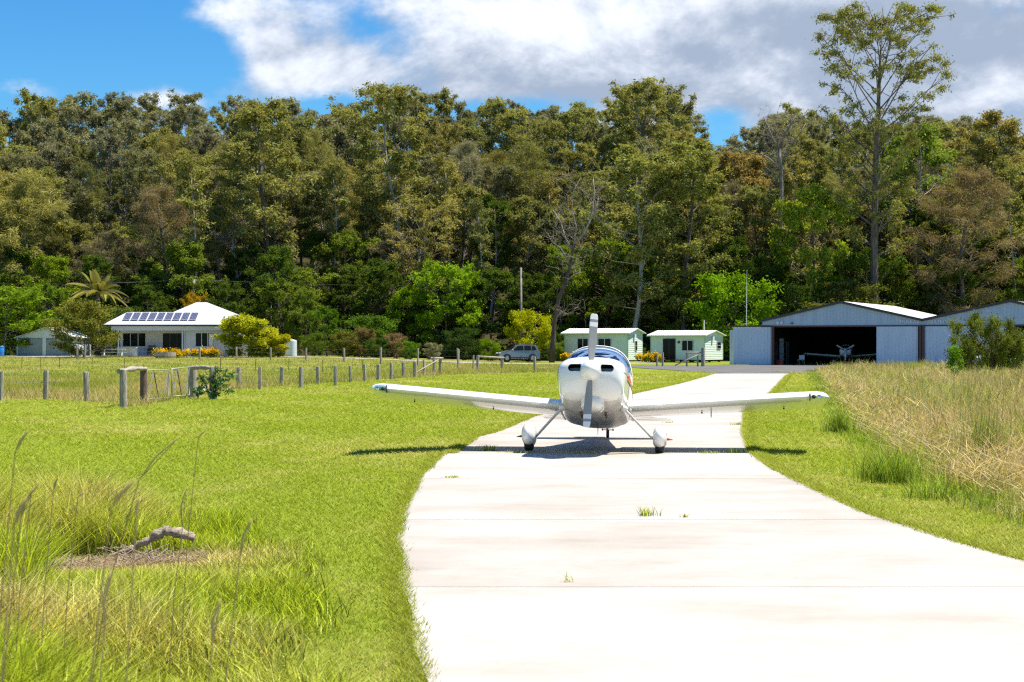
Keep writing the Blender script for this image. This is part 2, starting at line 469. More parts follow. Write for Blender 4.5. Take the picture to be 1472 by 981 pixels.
AF = [(0, .0), (.0125, .024), (.05, .048), (.1, .062), (.2, .076), (.3, .079), (.4, .076), (.5, .069), (.6, .058), (.7, .045), (.8, .031), (.9, .017), (1, .003)]
AFL = [(0, 0), (.0125, -.016), (.05, -.028), (.1, -.036), (.2, -.045), (.3, -.049), (.4, -.048), (.5, -.043), (.6, -.036), (.7, -.028), (.8, -.02), (.9, -.011), (1, -.002)]


def afring(x, yle, c, z, t0=0, t1=1, th=1.0):
    th = th * 1.14 if th > .6 else th
    T_ = [t0 + (t1 - t0) * (1 - math.cos(math.pi * k / 14)) / 2 for k in range(15)]
    up = [(x, yle + c * t, z + c * th * float(np.interp(t, [a for a, _ in AF], [b for _, b in AF]))) for t in T_]
    lo = [(x, yle + c * t, z + c * th * float(np.interp(t, [a for a, _ in AFL], [b for _, b in AFL]))) for t in T_]
    return up + lo[::-1]


def build_aircraft(root, blades=2, main=True):
    # cowling
    b = MB(); ysc = [-1.5, -1.485, -1.47, -1.45, -1.42, -1.38] + ylist(-1.32, -.505, 12)
    b.loft([ring(y) for y in ysc]); cowl = b.build('cowling', ['paint', 'dark'], root, smooth=50)
    c = MB()
    for sx in (-1, 1):
        w0, w1, h = .155, .36, .058
        pr = []
        for (ex, ez, rr, a0) in ((w1 - .055, .0, .055, -90), (w0 + .02, .0, .02, 90)):
            for k in range(9):
                a = R(a0 + 180 * k / 8); pr.append((sx * (ex + rr * math.cos(a)), 1.165 + h * math.sin(a)))
        pr = [(p[0], 1.165 + h * max(-1, min(1, (p[1] - 1.165) / h))) for p in pr]
        c.prism(pr, .62, 'y', -1.75)
    cut = c.build('cutter', ['dark'], root); bpy.context.view_layer.update()
    boolean_cut(cowl, cut)
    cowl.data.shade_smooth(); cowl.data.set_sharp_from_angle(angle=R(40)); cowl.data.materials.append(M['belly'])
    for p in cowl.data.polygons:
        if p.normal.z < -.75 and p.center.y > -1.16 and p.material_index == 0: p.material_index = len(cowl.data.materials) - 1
    for sx in (-1, 1):
        b = MB(); b.box(sx * .27 - .11, sx * .27 + .11, -1.15, -1.13, 1.115, 1.215)
        for k in range(4): b.box(sx * .27 - .1, sx * .27 + .1, -1.18, -1.15, 1.12 + k * .024, 1.13 + k * .024)
        b.build('cylinder_head', 'metal', cowl)
    # fuselage with open cockpit
    yf = ylist(-.5, 4.55, 60)
    op = lambda i, j: -.36 < (yf[i] + yf[i + 1]) / 2 < 1.5 and R(28) < (TH[j] + math.pi / NA) < R(152)
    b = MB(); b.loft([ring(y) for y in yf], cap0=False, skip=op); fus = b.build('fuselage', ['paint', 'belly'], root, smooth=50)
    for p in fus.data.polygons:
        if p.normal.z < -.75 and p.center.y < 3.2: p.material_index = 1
    b = MB(); yi = ylist(-.36, 1.5, 24); b.loft([ring(y, -.02) for y in yi], skip=lambda i, j: R(28) < TH[j] < R(150)); b.build('cockpit_lining', 'dark', root)
    # canopy
    cz = lambda y: np.interp(y, [-.42, -.3, -.1, .15, .5, .9, 1.25, 1.55, 1.85], [1.455, 1.54, 1.68, 1.79, 1.85, 1.84, 1.75, 1.61, 1.465])
    def cring(y, off=0):
        hw, zt, zb, nt_, nb, tp = sec(y); p0 = secpt(y, R(24)); zt2 = float(cz(y)) + off; w = p0[0] * 1.03 + off; z0 = p0[2]
        k = max(0, min(1, (zt2 - 1.45) / .2)); w *= (.86 + .14 * k) if y < .3 else (.8 + .2 * k)
        return [(w * math.copysign(abs(math.cos(t)) ** .82, math.cos(t)), y, z0 + (zt2 - z0) * abs(math.sin(t)) ** .85) for t in [math.pi * j / 24 for j in range(25)]]
    b = MB(); b.loft([cring(y) for y in ylist(-.42, 1.85, 30)], False, False, closed=False); can = b.build('canopy', 'canopy', root, smooth=True)
    b = MB()
    for yy, wd in ((.02, .035), (1.5, .05)):
        b.loft([cring(yy, .004), cring(yy + wd, .004)], False, False, closed=False); b.loft([cring(yy, -.02), cring(yy + wd, -.02)], False, False, closed=False)
    for s_ in (0, 24):
        pts = [np.array(cring(y, .0)[s_]) + np.array([0, 0, .005]) for y in ylist(-.40, 1.85, 24)]; b.tube(pts, .017, 6)
    pts = [np.array(cring(-.40)[j]) for j in range(25)]; b.tube(pts, .017, 6)
    pts = [np.array(cring(.40, .008)[j]) for j in range(25)]; b.tube(pts, .015, 6)  # added white hoop imitating the sky's reflection along the canopy top
    b.build('canopy_frame_and_glint', 'paint', can, smooth=True)
    # roll bar, panel, seats
    b = MB(); b.tube([(-.47, .95, 1.1), (-.46, .95, 1.4), (-.37, .95, 1.67), (0, .95, 1.77), (.37, .95, 1.67), (.46, .95, 1.4), (.47, .95, 1.1)], .02, 8); b.build('roll_bar', 'metal', root, smooth=True)
    b = MB(); b.loft([[(x, -.02, z) for x, z in ((-.5, 1.1), (.5, 1.1), (.5, 1.38), (.3, 1.44), (-.3, 1.44), (-.5, 1.38))], [(x, -.08, z) for x, z in ((-.5, 1.1), (.5, 1.1), (.5, 1.38), (.3, 1.44), (-.3, 1.44), (-.5, 1.38))]])
    b.build('instrument_panel', 'dark', root)
    for sx in (-.26, .26):
        s = MB().box(sx - .2, sx + .2, .35, .85, .74, .84).build('seat', 'fabric', root, bevel=.03)
        T = Matrix.Translation((sx, .88, .8)) @ Matrix.Rotation(R(-12), 4, 'X')
        MB().box(-.19, .19, 0, .09, 0, .68, T).build('backrest', 'fabric', s, bevel=.03)
    # wings
    zr, di = .78, math.tan(R(4.2)); yle, ch = -.02, 1.47
    for sx in (-1, 1):
        zz = lambda x: zr + di * (x - .56)
        xa = [.5, .58, 1.2, 2.0, 2.8, 3.45]
        b = MB(); b.loft([afring(sx * x, yle, ch, zz(x), 0, .8) for x in xa]); w = b.build('wing', 'paint', root, smooth=40)
        # rounded tip
        b = MB(); rr = []
        for x, dl, dt, th in ((3.452, 0, 0, 1), (3.6, .01, 0, 1), (3.7, .045, 0, .93), (3.77, .10, .01, .78), (3.815, .18, .02, .5), (3.835, .27, .03, .18)):
            rr.append(afring(sx * x, yle + ch * dl, ch * (1 - dl - dt), zz(x) + .02 * (1 - th), 0, 1, th))
        b.loft(rr); b.build('wing_tip', 'paint', w, smooth=40)
        # landing light bay in the leading edge at the tip
        b = MB(); rr = [afring(sx * x, yle - .006 + dl, .20, zz(x) + dz, 0, 1, th) for x, dl, dz, th in ((3.50, 0, 0.0, 3.2), (3.62, .01, 0, 3.2), (3.70, .045, 0, 2.6))]
        b.loft(rr); lg = b.build('landing_light', 'lens' if sx < 0 else 'tipwhite', w, smooth=40)
        for k, xo in enumerate((3.55, 3.64)):
            MB().lathe([(.001, -.012), (.03, -.012), (.034, 0), (.02, .03)], 12, 'y', (sx * xo, yle - .004 + k * .012, zz(xo) - .01)).build('lamp', 'chrome' if k else 'dark', lg, smooth=True)
        MB().box(min(sx * 3.485, sx * 3.497), max(sx * 3.485, sx * 3.497), yle - .012, yle + .08, zz(3.5) - .065, zz(3.5) + .055).build('light_surround', 'dark', lg)
        MB().loft([afring(sx * x, yle, ch, zz(x), .806, 1) for x in (.6, 1.9)]).build('flap', 'paint', w, smooth=40)
        MB().loft([afring(sx * x, yle, ch, zz(x), .806, 1) for x in (1.92, 3.44)]).build('aileron', 'paint', w, smooth=40)
        for xr in (1.75, 3.1):
            b = MB(); b.tube([(sx * xr, .55, zz(xr) - .07), (sx * xr, .55, zz(xr) - .095)], .006, 6); b.lathe([(.001, -.014), (.012, -.01), (.015, 0), (.012, .01), (.001, .014)], 10, 'z', (sx * xr, .55, zz(xr) - .10)); b.build('tie_down_ring', 'black', w)
        MB().box(min(sx * .56, sx * .60), max(sx * .56, sx * .60), yle - .03, yle + 1.3, zr - .085, zr - .045).build('root_fairing', 'paint2', w, bevel=.012)
        if sx > 0:
            b = MB(); xr = 1.9; b.tube([(xr, .35, zz(xr) - .07), (xr, .33, zz(xr) - .21), (xr, .12, zz(xr) - .22)], .011, 6); b.build('pitot_tube', 'metal', w)
    # tail surfaces
    for sx in (-1, 1):
        b = MB(); b.loft([afring(sx * .02, 3.72, .46, 1.12, 0, 1, .7), afring(sx * 1.05, 3.86, .34, 1.12, 0, 1, .7), afring(sx * 1.2, 3.92, .26, 1.12, 0, 1, .5)]); s = b.build('stabiliser', 'paint', root, smooth=40)
        b = MB(); b.loft([afring(sx * .05, 4.19, .34, 1.12, 0, 1, .5), afring(sx * 1.2, 4.19, .27, 1.12, 0, 1, .5)]); b.build('elevator', 'paint', s, smooth=40)
    def fr(z, y0, c, th=.55): return [(p[2], p[1], z) for p in afring(z, y0, c, 0, 0, 1, th)]
    b = MB(); b.loft([fr(1.12, 3.5, .85), fr(1.4, 3.72, .66), fr(2.35, 4.02, .38), fr(2.47, 4.1, .28, .3)]); fin = b.build('fin', 'paint', root, smooth=40)
    b = MB(); b.loft([fr(.98, 4.38, .36, .4), fr(1.4, 4.40, .40, .4), fr(2.35, 4.42, .28, .4), fr(2.48, 4.42, .18, .3)]); b.build('rudder', 'paint', root, smooth=40)
    # tail wheel
    b = MB(); b.tube([(0, 3.95, .93), (0, 4.25, .90), (0, 4.36, .93)], [.018, .014, .012], 8)
    b.tube([(0, 4.36, .95), (0, 4.37, .86)], .014, 6); b.tube([(-.1, 4.36, .93), (.1, 4.36, .93)], .008, 6)
    for sx in (-1, 1): b.tube([(sx * .1, 4.36, .93), (sx * .09, 4.36, 1.02)], .006, 5); b.blob((sx * .1, 4.36, .93), (.018, .018, .018))
    tw = b.build('tail_wheel', 'rust', root, smooth=True)
    b = MB(); b.lathe([(.03, -.028), (.072, -.026), (.08, 0), (.072, .026), (.03, .028)], 18, 'x', (0, 4.375, .855)); b.build('tyre', 'black', tw, smooth=True)
    # main gear
    for sx in (-1, 1):
        b = MB(); rr = []
        for t in np.linspace(0, 1, 6):
            p = np.array([.50, -.56, .66]) * (1 - t) + np.array([1.0, -.04, .20]) * t; c_ = .085 - .02 * t; th = .016
            rr.append([(sx * (p[0] + th * math.sin(a)), p[1] + c_ * math.cos(a) * (1 if math.cos(a) < 0 else 1.4), p[2] + th * .6 * math.sin(a)) for a in [2 * math.pi * k / 12 for k in range(12)]])
        b.loft(rr); leg = b.build('gear_leg', 'paint2', root, smooth=True)
        MB().blob((sx * .5, -.56, .655), (.06, .16, .05)).build('leg_fairing', 'paint2', leg, smooth=True)
        b = MB(); rr = []
        for y, wx, zt, zb in ((-.40, .01, .26, .24), (-.385, .05, .33, .18), (-.33, .085, .39, .13), (-.2, .115, .435, .09), (-.03, .122, .45, .08), (.12, .112, .43, .09), (.27, .085, .375, .15), (.42, .045, .32, .21), (.52, .01, .28, .25)):
            zc = (zt + zb) / 2; rr.append([(sx * 1.07 + wx * math.copysign(abs(math.cos(a)) ** .85, math.cos(a)), y, zc + (zt - zc) * math.copysign(abs(math.sin(a)) ** .85, math.sin(a))) for a in [2 * math.pi * k / 24 for k in range(24)]])
        b.loft(rr); wp = b.build('wheel_spat', 'paint', root, smooth=True)
        b = MB(); b.lathe([(.06, -.07), (.155, -.072), (.185, -.05), (.19, 0), (.185, .05), (.155, .072), (.06, .07)], 28, 'x', (sx * 1.07, -.033, .187)); b.build('tyre', 'black', wp, smooth=True)
        b = MB(); b.tube([(sx * 1.19, -.05, .24), (sx * 1.28, -.03, .235)], [.022, .006], 8); b.build('axle_step', 'red' if sx > 0 else 'rust', wp, smooth=True)
        b = MB(); b.box(sx * 1.07 + sx * .085 - .012, sx * 1.07 + sx * .085 + .03, -.22, .15, .30, .315); b.build('spat_stripe', 'red', wp)
    for sx in (-1, 1):
        MB().tube([(sx * (sidex(y, 1.12) + .001), y, 1.12) for y in ylist(-1.40, -.51, 14)], .0035, 4).build('cowl_split_line', 'trimdark', cowl)
    MB().tube([tuple(np.array(secpt(-.5, t, .001))) for t in [R(-60 + 300 * k / 40) for k in range(41)]], .0035, 4).build('firewall_seam', 'trimdark', cowl)
    # air scoop, exhausts, antenna
    b = MB(); rr = []
    for y, wx, wz, zc in ((-1.34, .03, .02, .69), (-1.32, .11, .07, .685), (-1.25, .165, .11, .675), (-1.1, .19, .13, .665), (-.85, .185, .12, .66), (-.55, .12, .08, .64), (-.3, .03, .02, .61)):
        rr.append([(.02 + wx * math.copysign(abs(math.cos(a)) ** .7, math.cos(a)), y, zc + wz * math.copysign(abs(math.sin(a)) ** .7, math.sin(a))) for a in [2 * math.pi * k / 24 for k in range(24)]])
    b.loft(rr); b.build('air_scoop', 'paint', root, smooth=True)
    for sx in (-1, 1): MB().tube([(sx * .2, -.5, .61), (sx * .2, -.35, .575), (sx * .2, -.2, .56)], .019, 10).build('exhaust_pipe', 'rust', root, smooth=True)
    b = MB(); b.loft([[(0.006 * s_, y, .59) for s_, y in ((-1, .9), (1, .9), (1, 1.0), (-1, 1.0))], [(0.003 * s_, y, .42) for s_, y in ((-1, .98), (1, .98), (1, 1.02), (-1, 1.02))]]); b.build('antenna', 'black', root)
    b = MB(); b.tube([(.30, -1.25, 1.385), (.33, -1.30, 1.365), (.36, -1.33, 1.36)], .006, 5); b.build('vent_tube', 'black', root)
    # stripes
    for zo, wd, m_, n_ in ((.0, .030, 'red', 'red'), (-.036, .022, 'orange', 'orange'), (-.066, .018, 'green', 'green')):
        for sx in (-1, 1):
            b = MB(); prev = None
            for y in ylist(-1.12 + abs(zo), 3.3, 60):
                zc = 1.10 + zo + .06 * math.sin((y + 1.1) * 1.2) * (1 if y < 1.5 else .4) - .0 * y
                wv = wd * min(1, (y + 1.14 + zo) * 2.5 + .1)
                q = [(sx * (sidex(y, zc + w_) + .004), y, zc + w_) for w_ in (-wv, wv)]
                if prev: b.quad(prev[0], q[0], q[1], prev[1])
                prev = q
            b.build('side_stripe', m_, fus)
    # propeller
    pc = (0, -1.567, 1.115)
    b = MB(); b.lathe([(.165, .075), (.168, .06), (.165, 0), (.152, -.07), (.125, -.14), (.085, -.20), (.04, -.235), (.012, -.245)], 32, 'y', pc); sp = b.build('spinner', 'paint', root, smooth=40)
    Rt = .90
    for k in range(blades):
        b = MB(); rr = []; mats = []
        prof = [(.13, .06, .030, 50), (.2, .12, .028, 42), (.35, .135, .02, 32), (.5, .14, .015, 26), (.62, .138, .012, 22), (.695, .135, .011, 21), (.6951, .135, .011, 21), (.765, .132, .010, 20), (.7651, .132, .01, 20), (.81, .128, .010, 20), (.8101, .128, .01, 20), (.86, .12, .008, 18), (.89, .10, .006, 18), (Rt, .05, .004, 18)]
        for r_, c_, th, pit in prof:
            a = R(pit)
            q = []
            for t in [2 * math.pi * j / 16 for j in range(16)]:
                u, v = c_ / 2 * math.cos(t), th / 2 * math.sin(t)
                q.append((u * math.cos(a) - v * math.sin(a), u * math.sin(a) + v * math.cos(a), r_))
            rr.append(q)
        n0 = 0
        for i in range(len(rr) - 1):
            rm = prof[i][0]; b.cur = 1 if (.695 <= rm < .765 or rm >= .81) else 0
            b.loft([rr[i], rr[i + 1]], i == 0, i == len(rr) - 2)
        rot = Matrix.Translation(pc) @ Matrix.Rotation(2 * math.pi * k / blades + (R(2.5) if main else R(60)), 4, 'Y')
        b.build('propeller_blade', ['grey' if main else 'tipwhite', 'tipwhite'], sp, smooth=40, T=rot)


plane = empty('light_aircraft', (1.345, 28.5, -.005), R(-6), 'small white low-wing propeller aeroplane with spatted wheels standing on the concrete taxiway', 'aeroplane')
plane.rotation_euler = (R(-10), R(.9), R(-6))
build_aircraft(plane)


# pilot: one skinned body
def skinbody(name, V, E, rad, m, parent=None, sub=2):
    me = bpy.data.meshes.new(name); me.from_pydata(V, E, []); me.materials.append(M[m])
    o = bpy.data.objects.new(name, me); COL.objects.link(o); o.parent = parent
    sk = o.modifiers.new('skin', 'SKIN'); sk.use_smooth_shade = True
    bpy.context.view_layer.update()
    if not me.skin_vertices: me.attributes
    for i, r_ in enumerate(rad): me.skin_vertices[0].data[i].radius = r_ if isinstance(r_, tuple) else (r_, r_)
    me.skin_vertices[0].data[0].use_root = True
    sb = o.modifiers.new('sub', 'SUBSURF'); sb.levels = sb.render_levels = sub
    return o


def ensure_skin(me):
    if not me.skin_vertices:
        import bmesh
        bm = bmesh.new(); bm.from_mesh(me); bm.verts.layers.skin.verify(); bm.to_mesh(me); bm.free()


def person(root, V, E, rad, m):
    me = bpy.data.meshes.new('body'); me.from_pydata(V, E, []); ensure_skin(me); me.materials.append(M[m])
    o = bpy.data.objects.new('body', me); COL.objects.link(o); o.parent = root
    for i, r_ in enumerate(rad): me.skin_vertices[0].data[i].radius = r_ if isinstance(r_, tuple) else (r_, r_)
    me.skin_vertices[0].data[0].use_root = True
    sk = o.modifiers.new('skin', 'SKIN'); sk.use_smooth_shade = True
    sb = o.modifiers.new('sub', 'SUBSURF'); sb.levels = sb.render_levels = 2
    return o


pil = empty('person', (0, 0, 0), 0, 'pilot in dark clothes and headset seated behind the aeroplane canopy', 'person')
pil.location = plane.location; pil.rotation_euler = plane.rotation_euler
px_ = .26
V = [(px_, .62, .90), (px_, .66, 1.08), (px_, .68, 1.26), (px_, .67, 1.36), (px_, .66, 1.42), (px_, .655, 1.52), (px_, .65, 1.60),
     (px_ + .17, .66, 1.30), (px_ + .22, .50, 1.12), (px_ + .16, .28, 1.06), (px_ + .12, .20, 1.06),
     (px_ - .17, .66, 1.30), (px_ - .21, .50, 1.12), (px_ - .12, .30, 1.06), (px_ - .06, .22, 1.06),
     (px_ + .1, .5, .88), (px_ + .13, .12, .92), (px_ + .12, -.15, .72), (px_ - .1, .5, .88), (px_ - .13, .12, .92), (px_ - .12, -.15, .72)]
E_ = [(0, 1), (1, 2), (2, 3), (3, 4), (4, 5), (5, 6), (2, 7), (7, 8), (8, 9), (9, 10), (2, 11), (11, 12), (12, 13), (13, 14), (0, 15), (15, 16), (16, 17), (0, 18), (18, 19), (19, 20)]
rad = [.15, .15, (.16, .11), .07, .055, (.078, .092), (.07, .085), .06, .046, .036, .03, .06, .046, .036, .03, .08, .065, .05, .08, .065, .05]
person(pil, V, E_, rad, 'skin')
b = MB(); b.lathe([(.19, .93), (.2, 1.1), (.215, 1.24), (.2, 1.32), (.12, 1.37), (.07, 1.38)], 20, 'z', (0, 0, 0))
o = b.build('shirt', 'shirt', pil, smooth=True, T=Matrix.Translation((px_, .665, 0)) @ Matrix.Diagonal((1.15, .7, 1, 1)))
b = MB(); b.lathe([(.088, 1.585), (.094, 1.62), (.085, 1.665), (.05, 1.69), (.01, 1.695)], 18, 'z', (0, 0, 0)); b.box(-.06, .06, -.17, -.06, 1.59, 1.60)
b.build('cap', 'hair', pil, smooth=40, T=Matrix.Translation((px_, .655, 0)))
b = MB()
for sx in (-1, 1): b.lathe([(.01, -.02), (.04, -.02), (.045, 0), (.03, .02), (.01, .022)], 14, 'x', (px_ + sx * .09, .66, 1.55))
b.tube([(px_ - .095, .66, 1.57), (px_ - .08, .66, 1.67), (px_, .66, 1.71), (px_ + .08, .66, 1.67), (px_ + .095, .66, 1.57)], .01, 6)
b.tube([(px_ + .09, .65, 1.53), (px_ + .07, .56, 1.50), (px_ + .02, .545, 1.495)], .006, 5)
b.build('headset', 'black', pil, smooth=True)
b = MB(); b.blob((px_, .565, 1.545), (.012, .02, .022)); b.build('nose', 'skin', pil, smooth=True)
b = MB()
for sx in (-1, 1): b.blob((px_ + sx * .033, .572, 1.568), (.026, .012, .016))
b.build('sunglasses', 'black', pil, smooth=True)

# ================================================================ hangars (front turned 25 degrees)
HT = R(-25); HC = math.cos(R(25)); HS = math.sin(R(25))
HA = np.array([X(1096, 156), 156.0])


def hal(px):
    """distance along the hangar front (from its left corner) seen at px"""
    k = (px - 736) / F
    return (HA[0] - k * HA[1]) / (k * (-HS) - HC)


def ribbed(b, x0, x1, z0, ztop, y=0.0, pitch=.30, d=.035):
    x = x0; prof = []
    while x < x1:
        for dx, dy in ((0, 0), (.10, 0), (.13, -d), (.17, -d), (.20, 0)):
            if x + dx <= x1: prof.append((x + dx, y + dy))
        x += pitch if pitch > .22 else .22
    prof.append((x1, y))
    for (a, ya), (c, yc) in zip(prof[:-1], prof[1:]):
        b.quad((a, ya, z0 if not callable(z0) else z0(a)), (c, yc, z0 if not callable(z0) else z0(c)), (c, yc, ztop(c)), (a, ya, ztop(a)))


def hangar(xL, xR, depth, name_label, opening, panels, leftpanels, posts, zr, ze=3.98, zd=3.5):
    root = empty('hangar', (HA[0] + HC * xL, HA[1] - HS * xL, 0.0), HT, name_label, 'hangar')
    W = xR - xL; xm = W / 2
    top = lambda x: ze + (zr - ze) * (1 - abs(x - xm) / xm)
    b = MB(); ribbed(b, 0, W, zd, lambda x: top(x) - .02, -.02); b.build('gable_sheeting', 'tin_blue', root)
    # side and rear walls
    b = MB(); b.box(0, .06, .02, depth, -.3, ze - .03); b.box(W - .06, W, .02, depth, -.3, ze - .03)
    b.quad((0.06, depth, -.3), (W - .06, depth, -.3), (W - .06, depth, ze), (xm, depth, zr - .05), (.06, depth, ze)); b.build('wall', 'tin_door', root)
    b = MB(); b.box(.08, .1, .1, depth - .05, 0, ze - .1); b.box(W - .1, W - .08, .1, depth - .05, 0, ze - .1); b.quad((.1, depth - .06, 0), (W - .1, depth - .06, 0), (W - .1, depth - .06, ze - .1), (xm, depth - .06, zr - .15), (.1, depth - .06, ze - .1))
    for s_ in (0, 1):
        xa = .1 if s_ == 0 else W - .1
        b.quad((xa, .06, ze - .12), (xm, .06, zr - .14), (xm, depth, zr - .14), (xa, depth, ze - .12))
    b.box(.1, W - .1, .02, .06, zd + .03, ze - .13); b.build('interior_shade', 'interior_shade', root)  # added dark sheets that stand in for the shade indoors
    # roof
    b = MB(); t = .05
    for s_ in (0, 1):
        xa, za, xb_, zb_ = (-.1, ze - .02, xm, zr) if s_ == 0 else (W + .0, ze, xm, zr)
        b.add([(xa, -.15, za), (xb_, -.15, zb_), (xb_, depth + .1, zb_), (xa, depth + .1, za), (xa, -.15, za + t), (xb_, -.15, zb_ + t), (xb_, depth + .1, zb_ + t), (xa, depth + .1, za + t)],
              [(0, 1, 2, 3), (4, 7, 6, 5), (0, 4, 5, 1), (1, 5, 6, 2), (2, 6, 7, 3), (3, 7, 4, 0)])
    roof = b.build('roof', 'tin_white', root)
    b = MB()
    for s_ in (0, 1):
        xa, xb_ = (-.12, xm) if s_ == 0 else (xm, W)
        za, zb_ = (ze, zr) if s_ == 0 else (zr, ze)
        b.add([(xa, -.2, za - .14), (xb_, -.2, zb_ - .14), (xb_, -.2, zb_ + .08), (xa, -.2, za + .08), (xa, -.155, za - .14), (xb_, -.155, zb_ - .14), (xb_, -.155, zb_ + .08), (xa, -.155, za + .08)],
              [(0, 1, 2, 3), (4, 7, 6, 5), (0, 4, 5, 1), (2, 6, 7, 3), (0, 3, 7, 4), (1, 5, 6, 2)])
    b.build('barge_board', 'trimdark', roof)
    b = MB(); b.box(-.1, W, -.1, .05, zd - .12, zd + .02); b.build('door_track', 'brown', root)
    for (a, c, yo) in panels:
        b = MB(); ribbed(b, a, c, .03, lambda x: zd - .1, -.14 - yo); b.box(a, a + .06, -.13 - yo, -.08 - yo, .03, zd - .12); b.box(c - .06, c, -.13 - yo, -.08 - yo, .03, zd - .12)
        b.box(a, c, -.12 - yo, -.09 - yo, .04, .16); b.build('sliding_door', 'tin_door', root)
    for p in posts: MB().box(p - .11, p + .11, -.3, -.02, 0, zd).build('post', 'brown', root)
    return root, W


xv = hal(1327)
T0 = hal(1055) - 0
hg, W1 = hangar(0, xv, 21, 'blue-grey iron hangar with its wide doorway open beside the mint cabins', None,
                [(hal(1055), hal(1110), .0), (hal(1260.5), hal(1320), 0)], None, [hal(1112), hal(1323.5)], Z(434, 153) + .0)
b = MB(); ribbed(b, hal(1043), hal(1054), .03, lambda x: 3.15, 1.2); b.box(hal(1043), hal(1054), 1.21, 1.3, .03, 3.1); b.build('side_screen', 'tin_door', hg)
MB().box(hal(1043), hal(1110), -.08, .0, 3.42, 3.56).build('door_rail', 'brown', hg)
MB().box(hal(1100) + .0, hal(1106), 4.5, 4.6, 0, 2.4).build('locker', 'tin_door', hg)
# floodlights
for p in (1119, 1124.3):
    MB().lathe([(.05, 0), (.12, -.06), (.14, -.16), (.05, -.17)], 10, 'y', (hal(p), -.10, Z(464.5, 156))).build('floodlight', 'plasticw', hg)
MB().box(hal(1139) - .1, hal(1139) + .1, -.2, -.06, Z(466, 156), Z(464.4, 156)).build('floodlight', 'trimdark', hg)
MB().box(.1, W1 - .1, .2, 20.8, -.01, .02).build('floor_slab', 'interior_shade', hg)


def text(name, s, loc, size, m, parent, rx=90, ext=.01, space=1.0):
    cu = bpy.data.curves.new(name, 'FONT'); cu.body = s; cu.size = size; cu.extrude = ext; cu.align_x = 'CENTER'; cu.align_y = 'CENTER'; cu.space_character = space; cu.offset = .01
    t = bpy.data.objects.new(name, cu); COL.objects.link(t)
    bpy.context.view_layer.update()
    dg = bpy.context.evaluated_depsgraph_get(); me = bpy.data.meshes.new_from_object(t.evaluated_get(dg)); bpy.data.objects.remove(t)
    o = bpy.data.objects.new(name, me); COL.objects.link(o); me.materials.clear(); me.materials.append(M[m]); o.parent = parent; o.location = loc; o.rotation_euler = (R(rx), 0, 0)
    return o


text('sign_lettering', 'MULKAZ', (hal(1308), -.075, Z(462.3, 148)), .42, 'plasticw', hg, space=1.05)
xv2 = xv + 2 * (hal(1452) - xv)
hg2, W2 = hangar(xv, xv2, 21, 'second blue-grey iron hangar, partly behind the small wattle tree at right', None,
                 [(.15, hal(1395) - xv, 0), (hal(1396) - xv, hal(1447) - xv, .12)], None, [.06 + .0, hal(1450) - xv, xv2 - xv - .2], Z(432, 146))
text('sign_lettering', 'ICULTKU', (hal(1347) - xv, -.075, Z(462.3, 147)), .40, 'plasticw', hg2, space=.95)
MB().box(.1, W2 - .1, .2, 20.8, -.01, .02).build('floor_slab', 'interior_shade', hg2)


def hworld(x, y, z=0): return (HA[0] + HC * x + HS * y, HA[1] - HS * x + HC * y, z)


# aircraft parked inside
p2 = empty('light_aircraft', hworld(hal(1197), 4.6, .02), 0, 'dim white aeroplane with a three-blade propeller parked inside the open hangar', 'aeroplane')
p2.rotation_euler = (R(-8), 0, R(-12))
build_aircraft(p2, 3, False)
# things inside the hangar doorway
l = hworld(hal(1116), 1.6)
wb = empty('storage_rack', l, HT, 'dark steel rack just inside the left edge of the hangar doorway', 'rack')
for sx in (-.5, .5):
    for sy in (0, .5): MB().box(sx - .03, sx + .03, sy - .03, sy + .03, 0, 2.1).build('upright', 'trimdark', wb)
for z in (.4, 1.0, 1.6, 2.05): MB().box(-.52, .52, -.03, .53, z, z + .04).build('shelf', 'trimdark', wb)
l = hworld(hal(1116.5), 1.0)
tb = empty('tool_box', l, HT, 'small red tool box on the hangar floor by the doorway', 'tool box')
MB().box(-.3, .3, -.2, .2, 0, .34).build('body', 'red', tb, bevel=.02); MB().box(-.31, .31, -.21, .21, .345, .40).build('lid', 'red', tb, bevel=.015)
MB().tube([(-.12, 0, .40), (-.1, 0, .46), (.1, 0, .46), (.12, 0, .40)], .012, 6).build('handle', 'metal', tb)
l = hworld(hal(1142), 2.2)
bt = empty('bench_chair', l, HT, 'pale folding chair standing under the parked aeroplane wing tip', 'chair')
MB().box(-.25, .25, -.25, .25, .44, .48).build('seat', 'plasticw', bt); MB().box(-.25, .25, .22, .26, .5, .88).build('backrest', 'plasticw', bt)
for sx in (-.23, .23):
    for sy in (-.22, .22): MB().tube([(sx, sy, 0), (sx, sy, .44)], .014, 6).build('leg', 'metal', bt)
